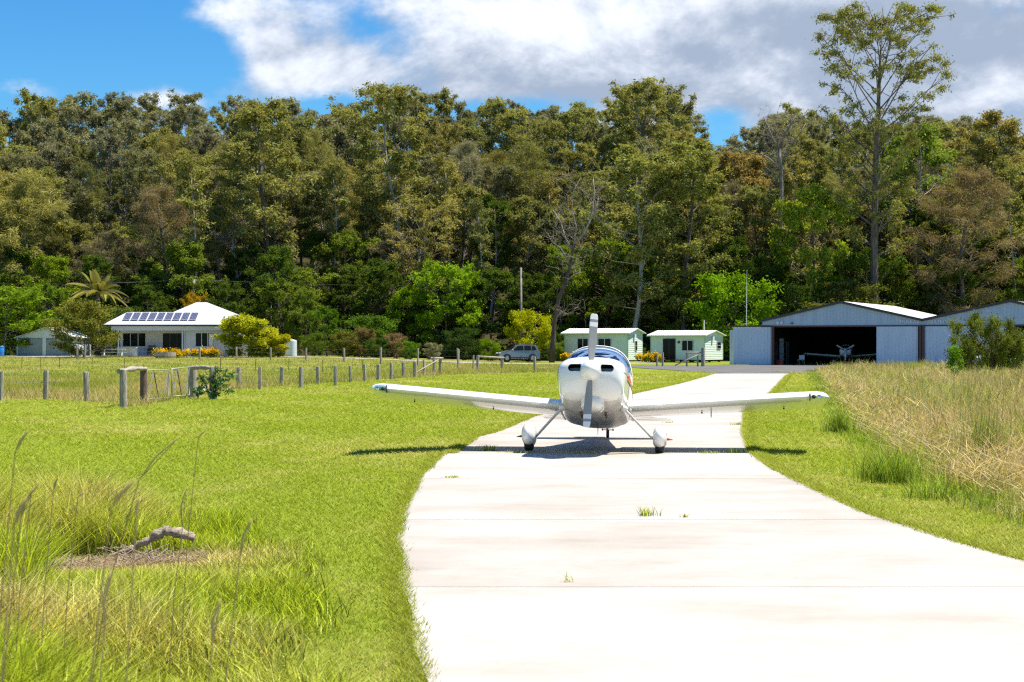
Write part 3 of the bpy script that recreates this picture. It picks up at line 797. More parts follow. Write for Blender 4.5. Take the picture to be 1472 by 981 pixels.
# white boat hull shape under tarp & teal tarp right
l = (X(1425, 140), 139.0, 0)
bo = empty('covered_trailer', l, R(-20), 'low trailer under a crumpled white cover behind the small wattle tree', 'trailer')
b = MB(); b.blob((0, 0, .72), (1.5, .8, .32), 20, 8, .12); b.build('cover', 'plasticw', bo, smooth=True)
MB().box(-1.3, 1.3, -.6, .6, .42, .5).build('chassis', 'metal', bo)
for sx in (-.5, .5): MB().lathe([(.1, -.08), (.26, -.07), (.3, 0), (.26, .07), (.1, .08)], 16, 'y', (sx, -.7, .3)).build('wheel', 'black', bo, smooth=True)
MB().tube([(1.3, 0, .45), (2.2, 0, .4)], .04, 6).build('drawbar', 'metal', bo)
l = (X(1469, 137), 137.5, 0)
um = empty('awning', l, R(-25), 'bright teal awning beside the right hangar door post', 'awning')
MB().add([(-.5, -1.2, 2.0), (2.4, -1.2, 2.0), (2.4, 1.2, 2.7), (-.5, 1.2, 2.7), (-.5, -1.2, 1.6), (2.4, -1.2, 1.6)], [(0, 1, 2, 3), (4, 5, 1, 0)]).build('canopy', 'teal', um)
for sx in (-.45, 2.35):
    for sy, zz in ((-1.15, 2.0), (1.15, 2.65)): MB().tube([(sx, sy, 0), (sx, sy, zz)], .03, 6).build('pole', 'metal', um)


# ================================================================ cabins
def cabin(px0, Y0, L, D, rz, zb, label, windows, sidewin, extra=None, hw=2.35, rise=.42):
    root = empty('cabin', (X(px0, Y0), Y0, gh(X(px0, Y0), Y0)), rz, label, 'cabin')
    z0, z1 = zb, zb + hw
    b = MB(); n = 14
    for k in range(n):        # overlapping weatherboards
        a, c = z0 + hw * k / n, z0 + hw * (k + 1) / n
        b.quad((0, -.02, a), (L, -.02, a), (L, .0, c), (0, 0, c)); b.quad((0, -.02, a), (L, -.02, a), (L, 0, a), (0, 0, a))
        b.quad((L + .02, 0, a), (L + .02, D, a), (L, D, c), (L, 0, c)); b.quad((-.02, 0, a), (-.02, D, a), (0, D, c), (0, 0, c)); b.quad((0, D + .02, a), (L, D + .02, a), (L, D, c), (0, D, c))
    for xx in (0, L): b.quad((xx, 0, z1), (xx, D, z1), (xx, D / 2, z1 + rise))
    b.quad((0, 0, z0), (L, 0, z0), (L, D, z0), (0, D, z0)); b.build('cladding', 'mint', root)
    b = MB()
    for xx in (-.03, L - .05):
        for yy in (-.035, D - .04): b.box(xx, xx + .08, yy, yy + .08, z0, z1)
    b.build('corner_trim', 'minttrim', root)
    b = MB(); oh, ov, t = .32, .30, .06; k = rise / (D / 2)
    for s_ in (0, 1):
        ya, za = (-oh, z1 - oh * k + .03) if s_ == 0 else (D + oh, z1 - oh * k + .03); yb, zbb = D / 2, z1 + rise + .03
        b.add([(-ov, ya, za), (L + ov, ya, za), (L + ov, yb, zbb), (-ov, yb, zbb), (-ov, ya, za + t), (L + ov, ya, za + t), (L + ov, yb, zbb + t), (-ov, yb, zbb + t)],
              [(0, 1, 2, 3), (4, 7, 6, 5), (0, 4, 5, 1), (1, 5, 6, 2), (2, 6, 7, 3), (3, 7, 4, 0)])
        x = -ov
        while x < L + ov:
            b.add([(x, ya, za + t + .001), (x + .06, ya, za + t + .001), (x + .06, yb, zbb + t + .001), (x, yb, zbb + t + .001), (x + .03, ya, za + t + .03), (x + .03, yb, zbb + t + .03)], [(0, 4, 5, 3), (4, 1, 2, 5), (0, 1, 4)])
            x += .25
    rf = b.build('roof', 'mintroof', root)
    b = MB(); b.box(-ov, L + ov, -oh - .09, -oh - .003, z1 - oh * k - .04, z1 - oh * k + .07); b.build('gutter', 'minttrim', rf)
    for i in range(6):
        for yy in (.15, D - .35): MB().box(.2 + (L - .6) * i / 5, .4 + (L - .6) * i / 5, yy, yy + .2, -.1, z0 - .003).build('stump', 'trimdark', root)
    for (a, c, za, zc, kind) in windows:
        w = MB(); w.box(a, c, -.055, -.03, za, zc); w = w.build('window' if kind != 'door' else 'door', 'wglass' if kind != 'open' else 'dark', root)
        f = MB(); e = .05
        f.box(a - e, a, -.08, -.022, za - e, zc + e); f.box(c, c + e, -.08, -.022, za - e, zc + e); f.box(a, c, -.08, -.022, zc, zc + e); f.box(a, c, -.08, -.022, za - e, za)
        m_ = (a + c) / 2; f.box(m_ - .03, m_ + .03, -.075, -.056, za, zc); f.build('window_frame', 'alu' if kind != 'door' else 'trimdark', w)
        if kind == 'curtain': MB().box(m_ + .04, c - .02, -.0555 - .004, -.0555, za + .02, zc - .02).build('curtain', mat('curtain', (.45, .45, .42), .9), w)
    for (a, c, za, zc) in sidewin:
        w = MB().box(L + .03, L + .05, a, c, za, zc).build('window', 'wglass', root)
        f = MB(); f.box(L + .022, L + .08, a - .05, a, za - .05, zc + .05); f.box(L + .022, L + .08, c, c + .05, za - .05, zc + .05); f.box(L + .022, L + .08, a, c, zc, zc + .05); f.box(L + .022, L + .08, a, c, za - .05, za); f.box(L + .022, L + .075, a, c, (za + zc) / 2 - .03, (za + zc) / 2 + .03)
        f.build('window_frame', 'alu', w)
    MB().box(L + .03, L + .2, D * .36, D * .36 + .35, z1 - .45, z1 - .1).build('meter_box', 'mint', root)
    return root


c1 = cabin(811.5, 178, 6.95, 4.1, R(-25), .18, 'mint green weatherboard cabin seen behind the aeroplane canopy', [(1.5, 2.6, .95, 2.3, 'plain'), (3.75, 5.1, .95, 2.3, 'plain')], [(1.9, 2.4, 1.15, 2.05)], hw=2.68)
c2 = cabin(935.5, 170, 5.6, 5.0, R(-27), .25, 'mint green cabin with glazed door, between the other cabin and the hangar', [(1.35, 2.55, .3, 2.25, 'door'), (3.3, 4.4, 1.15, 2.1, 'plain')], [(3.3, 4.3, 1.35, 1.95)])
MB().lathe([(.02, 0), (.13, -.02), (.13, -.08), (.05, -.12)], 12, 'y', (2.95, -.02, 1.95)).build('wall_lamp', 'trimdark', c2)
MB().tube([(4.6, 2.5, 2.9), (4.6, 2.5, 4.1)], .045, 8).build('vent_pipe', 'plasticw', c2)
b = MB(); b.box(1.3, 2.6, -.35, -.03, 0, .12); b.build('door_step', 'trimdark', c2)

# ================================================================ white house
HY = 165.0; g0 = gh(-33, 166)
hs = empty('house', (X(147, HY), HY, g0), 0, 'low white farmhouse with a pale hipped steel roof and solar panels', 'house')
def hx(px): return X(px, HY) - X(147, HY)
def hz(py, Y=HY): return Z(py, Y) - g0
ez = hz(467.5); Lh = hx(364); pt = .44
rz_ = hz(435, 170) ; dA = (rz_ - ez) / pt; rb = hz(449, 168); dB = (rb - ez) / pt
ax0, ax1 = hx(268), hx(284)
b = MB(); ea, eb = hx(205) , Lh
# big hip block
b.add([(ea, 0, ez), (eb, 0, ez), (eb, 2 * dA, ez), (ea, 2 * dA, ez), (ax0, dA, rz_), (ax1, dA, rz_)], [(0, 1, 5, 4), (1, 2, 5), (2, 3, 4, 5), (3, 0, 4)])
# lower wing block on the left, same front slope
b.add([(0, .004, ez), (ea + 3.2, .004, ez), (ea + 3.2, 2 * dB, ez), (0, 2 * dB, ez), (hx(173), dB, rb - .003), (ea + 3.2, dB, rb - .003)], [(0, 1, 5, 4), (2, 3, 4, 5), (3, 0, 4)])
rf = b.build('roof', 'houseroof', hs)
b = MB(); b.box(-.05, Lh, -.10, -.003, ez - .10, ez + .05); b.build('gutter', 'trimdark', rf)
b = MB(); b.box(hx(160), Lh - .3, .0, .12, ez - .52, ez - .11); b.build('verandah_beam', 'housewhite', hs)
b = MB(); b.box(.05, Lh - .05, .13, 3, ez - .06, ez - .02); b.build('soffit', 'housewhite', hs)
for i in range(9):
    p0 = 172.6 + i * 12.0; x0, x1 = hx(p0), hx(p0 + 10.2)
    def sp(x, t): y = (hz(461.5, 165.8) - ez) / pt + t; return (x, y - .02, ez + pt * y + .10)
    t1 = 1.62
    q = [sp(x0, 0), sp(x1, 0), sp(x1, t1), sp(x0, t1)]; q2 = [(x, y + .01, z - .04) for x, y, z in q]
    pn = MB().loft([q2, q]).build('solar_panel', 'solar', rf)
    b = MB(); dx = x1 - x0
    for k in range(1, 5): xx = x0 + dx * k / 5; b.quad(*[(a[0], a[1] - .004, a[2] + .009) for a in (sp(xx - .01, 0), sp(xx + .01, 0), sp(xx + .01, t1), sp(xx - .01, t1))])
    for aa, bb in ((sp(x0, 0), sp(x1, 0)), (sp(x0, t1), sp(x1, t1)), (sp(x0, 0), sp(x0, t1)), (sp(x1, 0), sp(x1, t1))): b.tube([aa, bb], .025, 4)
    b.build('panel_frame', 'alu', pn)
# walls with openings: verandah wall set back 2.2 m, right room flush
vy, zt = 2.3, ez - .07
def wallholes(b, x0, x1, y, z0, z1, holes, t=.15):
    xsv = sorted({x0, x1, *[h[0] for h in holes], *[h[1] for h in holes]})
    for a, c in zip(xsv[:-1], xsv[1:]):
        hh = [h for h in holes if h[0] <= a + 1e-6 and h[1] >= c - 1e-6]
        if not hh: b.box(a, c, y, y + t, z0, z1)
        else:
            h = hh[0]
            if h[2] > z0 + .01: b.box(a, c, y, y + t, z0, h[2])
            b.box(a, c, y, y + t, h[3], z1)
b = MB(); xr = hx(263)
wallholes(b, hx(165), xr, vy, -.3, zt, [(hx(168.5), hx(202), .95, 2.25), (hx(227), hx(258), .1, 2.25)])
wallholes(b, xr, Lh - .4, .35, -.3, zt, [(hx(280), hx(306), .95, 2.25)])
b.box(xr, xr + .15, .5, vy + .0, -.3, zt); b.box(hx(165), hx(165) + .15, vy + .15, 5, -.3, zt); b.box(Lh - .55, Lh - .4, .5, 9, -.3, zt)
b.build('wall', 'housewhite', hs)
for (x0, x1, z0, z1, yy) in ((hx(168.5), hx(202), .95, 2.25, vy + .08), (hx(280), hx(306), .95, 2.25, .43)):
    w = MB().box(x0, x1, yy, yy + .02, z0, z1).build('window', 'wglass', hs)
    b = MB(); 
    for k in range(4): xx = x0 + (x1 - x0) * k / 3; b.box(xx - .03, xx + .03, yy - .03, yy - .004, z0, z1)
    b.box(x0, x1, yy - .035, yy - .031, z0, z0 + .05); b.box(x0 - .05, x1 + .05, yy - .16, yy - .08, z0 - .08, z0 - .005); b.build('window_frame', 'alu', w)
MB().box(hx(299), hx(305), .40, .42, 1.0, 2.2).build('curtain', 'plasticw', hs)
dr = MB().box(hx(227), hx(258), vy + .08, vy + .1, .1, 2.25).build('sliding_door', 'wglass', hs)
b = MB()
for k in range(4): xx = hx(227) + (hx(258) - hx(227)) * k / 3; b.box(xx - .04, xx + .04, vy + .04, vy + .077, .1, 2.25)
b.build('door_frame', 'trimdark', dr)
for p in (170, 262): MB().box(hx(p) - .06, hx(p) + .06, .05, .17, 0, ez - .52).build('verandah_post', 'housewhite', hs)
MB().box(hx(160), xr, -.4, vy, -.05, .10).build('verandah_floor', 'brick', hs)
for p in (264.5, 310): MB().tube([(hx(p), -.05, ez - .1), (hx(p), .2, ez - .35), (hx(p), .3, ez - .6), (hx(p), .3, 0)], .045, 6).build('downpipe', 'alu', hs)


def P3(px, Y, dz=0): return (X(px, Y), Y, gh(X(px, Y), Y) + dz)


# furniture in front of the house
t = empty('picnic_table', P3(163, 160), R(8), 'white picnic table with benches on the lawn before the farmhouse', 'table')
MB().box(-1.1, 1.1, -.38, .38, .70, .75).build('tabletop', 'plasticw', t)
for sy in (-.75, .75): MB().box(-1.1, 1.1, sy - .14, sy + .14, .42, .46).build('bench', 'plasticw', t)
for sx in (-.8, .8):
    for s_ in (-1, 1): MB().tube([(sx, s_ * .7, 0), (sx, s_ * .15, .70)], .045, 4).build('leg', 'plasticw', t)
t = empty('barbecue', P3(152, 161.5), 0, 'black covered barbecue beside the farmhouse verandah', 'barbecue')
MB().box(-.6, .6, -.3, .3, .35, .85).build('cabinet', 'black', t, bevel=.03); MB().lathe([(.3, -.55), (.32, 0), (.3, .55)], 14, 'x', (0, 0, .88)).build('hood', 'black', t, smooth=40)
for sx in (-.5, .5): MB().tube([(sx, 0, 0), (sx, 0, .35)], .05, 6).build('leg', 'black', t)
t = empty('armchair', P3(217.5, 166.2, .1), 0, 'dark cane armchair on the verandah left of the sliding door', 'chair')
MB().box(-.35, .35, -.3, .3, .2, .45).build('seat', 'rust', t, bevel=.04); MB().box(-.35, .35, .22, .34, .46, .95).build('backrest', 'rust', t, bevel=.04)
for sx in (-.36, .28): MB().box(sx, sx + .08, -.3, .22, .46, .65).build('armrest', 'rust', t, bevel=.02)
for sx in (-.3, .3):
    for sy in (-.25, .25): MB().tube([(sx, sy, 0), (sx, sy, .22)], .03, 6).build('leg', 'rust', t)
t = empty('outdoor_table', P3(183, 163.5), 0, 'grey outdoor table with a low back panel at the verandah edge', 'table')
MB().box(-.9, .9, -.4, .4, .85, .9).build('tabletop', 'tin_door', t); MB().box(-.85, .85, .3, .34, .1, .84).build('back_panel', 'tin_door', t)
for sx in (-.82, .82):
    for sy in (-.34, .28): MB().tube([(sx, sy, 0), (sx, sy, .85)], .03, 6).build('leg', 'metal', t)
t = empty('round_planter', P3(238, 155), 0, 'round timber planter tub standing on the grass before the yellow flowers', 'planter')
b = MB(); n = 22
for k in range(n):
    a0, a1 = 2 * math.pi * k / n, 2 * math.pi * (k + .92) / n
    b.add([(r_ * math.cos(a), r_ * math.sin(a), z) for z in (0, .55) for r_ in (.86, .92) for a in (a0, a1)], [(0, 1, 5, 4), (2, 6, 7, 3), (0, 4, 6, 2), (1, 3, 7, 5), (4, 5, 7, 6)])
b.build('staves', 'wood', t); MB().lathe([(.85, 0), (.85, .45)], 22).build('soil', 'rust', t); MB().lathe([(.93, .1), (.935, .14), (.93, .18)], 22).build('hoop', 'rust', t)
# garage
GY = 172.0; gx0 = X(24, GY)
gr = empty('garage', (gx0, GY, gh(gx0 + 3, GY)), 0, 'grey-blue two-door garage behind the olive tree at the left edge', 'garage')
def gx(px): return X(px, GY) - gx0
gw = gx(107); gz = Z(486, GY) - gr.location.z; grz = Z(472, GY) - gr.location.z
b = MB(); ribbed(b, 0, gw, gz, lambda x: gz + (grz - gz) * (1 - abs(x - gw / 2) / (gw / 2)) + .01, 0, .25); b.build('gable_sheeting', 'tin_door', gr)
b = MB(); b.box(0, gx(25.5), 0, .15, -.3, gz); b.box(gx(61), gx(66), 0, .15, -.3, gz); b.box(gx(100), gw, 0, .15, -.3, gz); b.box(0, .1, .16, 7, -.3, gz); b.box(gw - .1, gw, .16, 7, -.3, gz); b.build('wall', 'tin_door', gr)
for a, c in ((25.5, 61), (66, 100)):
    b = MB(); n = 14
    for k in range(n): z0, z1 = gz * k / n, gz * (k + 1) / n; b.add([(gx(a), .1, z0), (gx(c), .1, z0), (gx(c), .06, (z0 + z1) / 2), (gx(a), .06, (z0 + z1) / 2), (gx(c), .1, z1), (gx(a), .1, z1)], [(0, 1, 2, 3), (3, 2, 4, 5)])
    d = b.build('roller_door', 'garage', gr); MB().box(gx((a + c) / 2) - .25, gx((a + c) / 2) + .25, .02, .055, 1.1, 1.17).build('handle', 'trimdark', d)
b = MB()
for s_ in (0, 1):
    xa, xb_ = (-.25, gw / 2) if s_ == 0 else (gw + .25, gw / 2)
    b.add([(xa, -.2, gz - .05), (xb_, -.2, grz + .03), (xb_, 7.2, grz + .03), (xa, 7.2, gz - .05), (xa, -.2, gz + .02), (xb_, -.2, grz + .1), (xb_, 7.2, grz + .1), (xa, 7.2, gz + .02)], [(0, 1, 2, 3), (4, 7, 6, 5), (0, 4, 5, 1), (2, 6, 7, 3), (3, 7, 4, 0)])
b.build('roof', 'tin_white', gr)
t = empty('water_tank', P3(418.5, 170), 0, 'pale blue-grey corrugated water tank right of the yellow-green croton bush', 'tank')
prof = []
for k in range(19): prof.append((.55 + (.015 if k % 2 else 0), k * .085))
MB().lathe(prof + [(.3, 1.62), (.05, 1.66)], 28).build('tank_shell', 'tin_door', t, smooth=30)
MB().lathe([(.12, 1.65), (.12, 1.72), (.04, 1.73)], 12).build('lid', 'trimdark', t); MB().tube([(0, -.56, .15), (0, -.7, .15), (0, -.7, .08)], .025, 6).build('tap', 'metal', t)
t = empty('plastic_drum', P3(1, 168), 0, 'blue plastic drum under the bright green tree at the left edge', 'drum')
MB().lathe([(.28, 0), (.33, .05), (.34, .4), (.35, .45), (.34, .5), (.34, .95), (.30, 1.0), (.05, 1.01)], 20).build('drum_shell', 'blue', t, smooth=40)
MB().lathe([(.05, 1.01), (.05, 1.05), (.01, 1.055)], 10, 'z', (.15, 0, 0)).build('cap', 'plasticw', t); MB().lathe([(.352, .9), (.36, .92), (.352, .94)], 20).build('rim', 'black', t)

# ================================================================ car
cr_ = empty('parked_car', P3(744, 171), R(180 + 14), 'silver compact off-roader parked in the shade of the lime green tree', 'car')
# local +x = forward, so after the turn it points left in the picture
prof = [(-2.0, .35), (-2.08, .55), (-2.06, .95), (-1.98, 1.05), (-1.75, 1.55), (-1.55, 1.64), (-.4, 1.70), (.25, 1.62), (.95, 1.12), (1.25, 1.05), (1.8, .95), (2.02, .82), (2.08, .6), (2.05, .38), (1.7, .3), (-1.7, .3)]
b = MB(); rr = []
for yy, k, zk in ((-.84, .97, .0), (-.86, 1, 0), (0, 1.0, .02), (.86, 1, 0), (.84, .97, 0)):
    q = []
    for x, z in prof:
        ins = max(0, (z - 1.0)) * .26; ysg = (abs(yy) - ins) * (1 if yy >= 0 else -1) if yy else 0
        q.append((x * k, ysg, z + (zk if z > 1 else 0)))
    rr.append(q)
b.loft(rr); body = b.build('body', 'cab', cr_, smooth=35, bevel=.03)
for sy in (-1, 1):
    for nm, poly in (('side_window', [(-.42, 1.12), (.70, 1.12), (.20, 1.54), (-.38, 1.60)]), ('side_window', [(-1.2, 1.12), (-.52, 1.12), (-.48, 1.60), (-1.15, 1.58)]), ('side_window', [(-1.72, 1.16), (-1.3, 1.12), (-1.25, 1.56), (-1.55, 1.52)])):
        b = MB(); fn = lambda z: sy * (.86 - max(0, z - 1.0) * .26 + .006)
        b.add([(x, fn(z), z) for x, z in poly], [tuple(range(4))]); b.build(nm, 'wglass', body)
    MB().blob((.72, sy * .95, 1.12), (.08, .1, .08)).build('mirror', 'cab', body, smooth=True)
    MB().box(-.4, -.2, sy * .875 - .01, sy * .875 + .01, .95, .98).build('door_handle', 'trimdark', body)
    MB().tube([(-1.5, sy * .55, 1.70), (-.1, sy * .55, 1.74)], .02, 5).build('roof_rail', 'trimdark', body)
    MB().blob((1.88, sy * .62, .84), (.16, .18, .08)).build('headlight', 'carlamp', body, smooth=True)
    MB().box(-2.09, -2.0, sy * .72 - .08, sy * .72 + .08, .85, 1.15).build('tail_light', 'carred', body)
    MB().box(-1.6, 1.7, sy * .865 - .015, sy * .865 + .015, .32, .48).build('sill_trim', 'trimdark', body)
    for xx in (-1.3, 1.28):
        w = MB().lathe([(.2, -.11), (.32, -.11), (.35, -.08), (.36, 0), (.35, .08), (.32, .11), (.2, .11)], 24, 'y', (xx, sy * .78, .36)).build('wheel', 'black', cr_, smooth=True)
        MB().lathe([(.01, sy * .125), (.19, sy * .12), (.21, sy * .09), (.05, sy * .08)], 16, 'y', (xx, sy * .78, .36)).build('rim', 'metal', w, smooth=40)
        MB().lathe([(.36, sy * .0), (.42, sy * .085), (.36, sy * .09)], 24, 'y', (xx, sy * .785, .38)).build('wheel_arch', 'black', body)
MB().add([(.32, -.62, 1.60), (.32, .62, 1.60), (.98, .76, 1.13), (.98, -.76, 1.13)], [(0, 1, 2, 3)]).build('windscreen', 'wglass', body, T=Matrix.Translation((.012, 0, .02)))
MB().box(-2.1, -2.02, -.8, .8, .38, .6).build('bumper', 'trimdark', body, bevel=.02); MB().box(2.02, 2.1, -.75, .75, .38, .58).build('bumper', 'trimdark', body, bevel=.02)
MB().box(2.05, 2.085, -.35, .35, .66, .78).build('grille', 'black', body)
EXPO = 1.12
SKYD, SKYL, SKYSAT, SKYVAL, SKYTINT, SKYSTR = (2.45, 3.0, 3.95), (6.8, 7.1, 7.7), 1.35, .83, (.54, .93, 1.13), .075
# ================================================================ vegetation
def leaves(clumps, n, L, asp, droop, r, flat=.0, shell=.45):
    """leaf-sized rhombs spread through ellipsoid clumps. clumps: rows of x,y,z,rx,ry,rz"""
    C = np.array(clumps, float); k = len(C)
    w = C[:, 3] * C[:, 4] * r.uniform(.35, 1.6, k); w = w / w.sum()
    idx = r.choice(k, n, p=w)
    d = r.normal(size=(n, 3)); d /= np.linalg.norm(d, axis=1)[:, None]
    rad = np.minimum(np.abs(r.normal(size=n)) * .55 + .25 * r.random(n), 1.5)
    P = C[idx, :3] + d * rad[:, None] * C[idx, 3:6]
    D = r.normal(size=(n, 3)); D[:, 2] = D[:, 2] * (1 - flat) - droop * 1.6; D += d * .5
    D /= np.linalg.norm(D, axis=1)[:, None]
    W = np.cross(D, r.normal(size=(n, 3))); W /= np.linalg.norm(W, axis=1)[:, None] + 1e-6
    if flat: W[:, 2] *= (1 - flat); W /= np.linalg.norm(W, axis=1)[:, None] + 1e-6
    l = L * r.uniform(.6, 1.3, n)[:, None]; w_ = l * asp
    V = np.stack([P, P + D * l * .45 + W * w_, P + D * l, P + D * l * .45 - W * w_], 1).reshape(-1, 3)
    ct = r.random(k)
    tint = np.clip(.5 * ct[idx] + .5 * r.random(n), 0, 1)
    return V, np.arange(n * 4).reshape(-1, 4), np.repeat(tint, 4)


def skeleton(H, r0, base, spread, nl, r, lean=(0, 0), rise=(35, 65), sub=3, prof='round', cr0=1.0, flat=.6, trunk_top=.97, wig=.03):
    """returns trunk MB (trunk and limbs) and clumps"""
    b = MB(); cl = []
    def tp(t): return np.array([lean[0] * H * t + wig * H * math.sin(t * 5 + ph), lean[1] * H * t + wig * H * math.cos(t * 4 + ph) - wig * H * math.cos(ph), H * t])
    ph = r.uniform(0, 6)
    o0 = tp(0)
    ts = np.linspace(0, trunk_top, 9)
    b.tube([tp(t) - o0 * [1, 1, 0] for t in ts], [r0 * (1.25 if i == 0 else 1) * (1 - .82 * t) for i, t in enumerate(ts)], 7)
    for i in range(nl):
        t = base + (trunk_top - base) * (i + r.uniform(0, .8)) / nl
        az = i * 2.4 + r.uniform(-.5, .5)
        u = (t - base) / (1 - base)
        pf = {'round': math.sin(math.pi * (.15 + .8 * u)) , 'top': .45 + .75 * u if u < .75 else 1.0 - (u - .75) * 1.4, 'cone': 1.05 - .9 * u, 'umb': .35 + .8 * u}[prof]
        Ln = spread * pf * r.uniform(.75, 1.2)
        el = R(r.uniform(*rise)) * (.6 + .6 * u)
        p0 = tp(t) - o0 * [1, 1, 0]; d = np.array([math.cos(az) * math.cos(el), math.sin(az) * math.cos(el), math.sin(el)])
        pm = p0 + d * Ln * .55 + np.array([0, 0, -.04 * Ln]); pe = p0 + d * Ln + np.array([0, 0, .10 * Ln])
        rl = r0 * (1 - .8 * t) * .5
        b.tube([p0, pm, pe], [rl, rl * .6, rl * .2], 5, False)
        cs = cr0 * r.uniform(.75, 1.25)
        cl.append([*pe, cs, cs, cs * flat])
        for s_ in range(sub):
            f = r.uniform(.45, 1.0); q = p0 + (pe - p0) * f
            a2 = az + r.choice([-1, 1]) * r.uniform(.5, 1.3); l2 = Ln * r.uniform(.25, .5)
            d2 = np.array([math.cos(a2) * .8, math.sin(a2) * .8, r.uniform(.1, .7)]); e2 = q + d2 * l2
            b.tube([q, (q + e2) / 2 + [0, 0, .05 * l2], e2], [rl * .4, rl * .25, rl * .12], 4, False)
            cs = cr0 * r.uniform(.6, 1.1); cl.append([*e2, cs, cs, cs * flat])
    pe = tp(trunk_top) - o0 * [1, 1, 0]; cl.append([*pe, cr0, cr0, cr0 * flat])
    return b, cl


class Kind:
    """a tree shape of unit data; stamp() copies it as a thing with trunk and crown"""
    def __init__(s, name, H, bark, n, L, asp, droop, seed, leafm='leaf', lflat=0, shell=.5, **kw):
        r = np.random.default_rng(seed); s.H = H; s.name = name
        b, cl = skeleton(H, r=r, **kw); s.H = max(c[2] + c[5] for c in cl)
        s.tr = b.build('trunk', bark, smooth=True)
        V, Fc, ti = leaves(cl, n, L, asp, droop, r, lflat, shell)
        s.cr = npmesh('crown', V, Fc, leafm, attrs={'tint': ti})
        s.used = False

    def stamp(s, x, y, h, col, rz, label, cat='tree', group=None, wide=1.0, name=None, z=None):
        root = empty(name or s.name, (x, y, (gh(x, y) if z is None else z) - .05), rz, label, cat, group)
        k = h / s.H; root.scale = (k * wide, k * wide, k)
        for src in (s.tr, s.cr):
            c = src.copy() if s.used else src
            if s.used: COL.objects.link(c)
            c.parent = root; c.color = (*col, 1)
        s.used = True
        return root


K = {}
K['gumA'] = Kind('gum_tree', 24, 'barkpale', 24000, .36, .18, .45, 1, r0=.26, base=.34, spread=4.6, nl=22, prof='top', cr0=.72, flat=.8, sub=9, rise=(35, 70))
K['gumB'] = Kind('gum_tree', 24, 'bark', 26000, .36, .18, .45, 2, r0=.28, base=.2, spread=4.2, nl=28, prof='round', cr0=.72, flat=.85, sub=9, rise=(20, 60))
K['gumC'] = Kind('gum_tree', 22, 'barkpale', 24000, .36, .18, .55, 3, r0=.24, base=.18, spread=3.9, nl=28, prof='round', cr0=.70, flat=.9, sub=9, rise=(15, 55), lean=(.04, 0))
K['gumD'] = Kind('gum_tree', 24, 'bark', 20000, .36, .18, .5, 4, r0=.26, base=.38, spread=4.4, nl=20, prof='top', cr0=.68, flat=.75, sub=9, rise=(35, 70))
K['oakA'] = Kind('she_oak', 18, 'bark', 22000, .5, .04, .6, 5, r0=.26, base=.14, spread=4.0, nl=30, prof='round', cr0=.8, flat=1.0, sub=9, rise=(25, 60))
K['oakB'] = Kind('she_oak', 18, 'bark', 20000, .6, .045, .35, 6, r0=.24, base=.2, spread=3.8, nl=26, prof='top', cr0=.75, flat=.95, sub=9, rise=(35, 65))
K['broadA'] = Kind('broadleaf_tree', 12, 'bark', 26000, .24, .30, .25, 7, 'leaf', .1, r0=.18, base=.06, spread=3.9, nl=30, prof='round', cr0=.62, flat=.8, sub=8, rise=(10, 55))
K['broadB'] = Kind('broadleaf_tree', 12, 'bark', 24000, .26, .30, .2, 8, 'leaf', .15, r0=.18, base=.1, spread=4.2, nl=26, prof='round', cr0=.62, flat=.7, sub=8, rise=(10, 50))
K['maple'] = Kind('broadleaf_tree', 11, 'bark', 24000, .24, .38, .2, 9, 'leaf', .2, r0=.14, base=.08, spread=4.2, nl=30, prof='round', cr0=.68, flat=.8, sub=8, rise=(15, 60), wig=.02)
K['shrub'] = Kind('shrub', 4, 'bark', 14000, .17, .28, .15, 10, 'leaf', .1, r0=.06, base=.02, spread=2.3, nl=24, prof='round', cr0=.55, flat=.85, sub=5, rise=(0, 60))
K['croton'] = Kind('croton_bush', 4, 'bark', 26000, .24, .28, -.3, 11, 'leaf', .1, r0=.06, base=.02, spread=2.5, nl=30, prof='round', cr0=.52, flat=.9, sub=5, rise=(0, 60))
K['twiggy'] = Kind('bare_crowned_tree', 16, 'barkgrey', 12000, .28, .2, .3, 12, r0=.2, base=.25, spread=5.2, nl=20, prof='umb', cr0=.85, flat=.6, sub=7, rise=(30, 55))
K['far'] = Kind('gum_tree', 18, 'barkpale', 15000, .42, .2, .5, 13, r0=.22, base=.2, spread=3.9, nl=22, prof='top', cr0=.75, flat=.8, sub=8, rise=(25, 65))
K['far2'] = Kind('gum_tree', 18, 'barkpale', 10500, .42, .2, .5, 14, r0=.22, base=.42, spread=3.6, nl=17, prof='top', cr0=.66, flat=.7, sub=7, rise=(35, 70))

OL = (.285, .28, .09); OD = (.205, .215, .075); BR = (.235, .205, .13); GO = (.25, .245, .135); BG = (.21, .29, .025); LI = (.38, .40, .012); DK = (.085, .13, .02); MG = (.17, .225, .03); YO = (.33, .295, .095); GY_ = (.26, .25, .165)


def T(kind, px, Y, top, col, label, wide=1.0, rz=None, group=None, cat='tree', name=None):
    x = X(px, Y); g = gh(x, Y); h = Z(top, Y) - g
    return K[kind].stamp(x, Y, h, col, random.uniform(0, 6.28) if rz is None else rz, label, cat, group, wide, name)


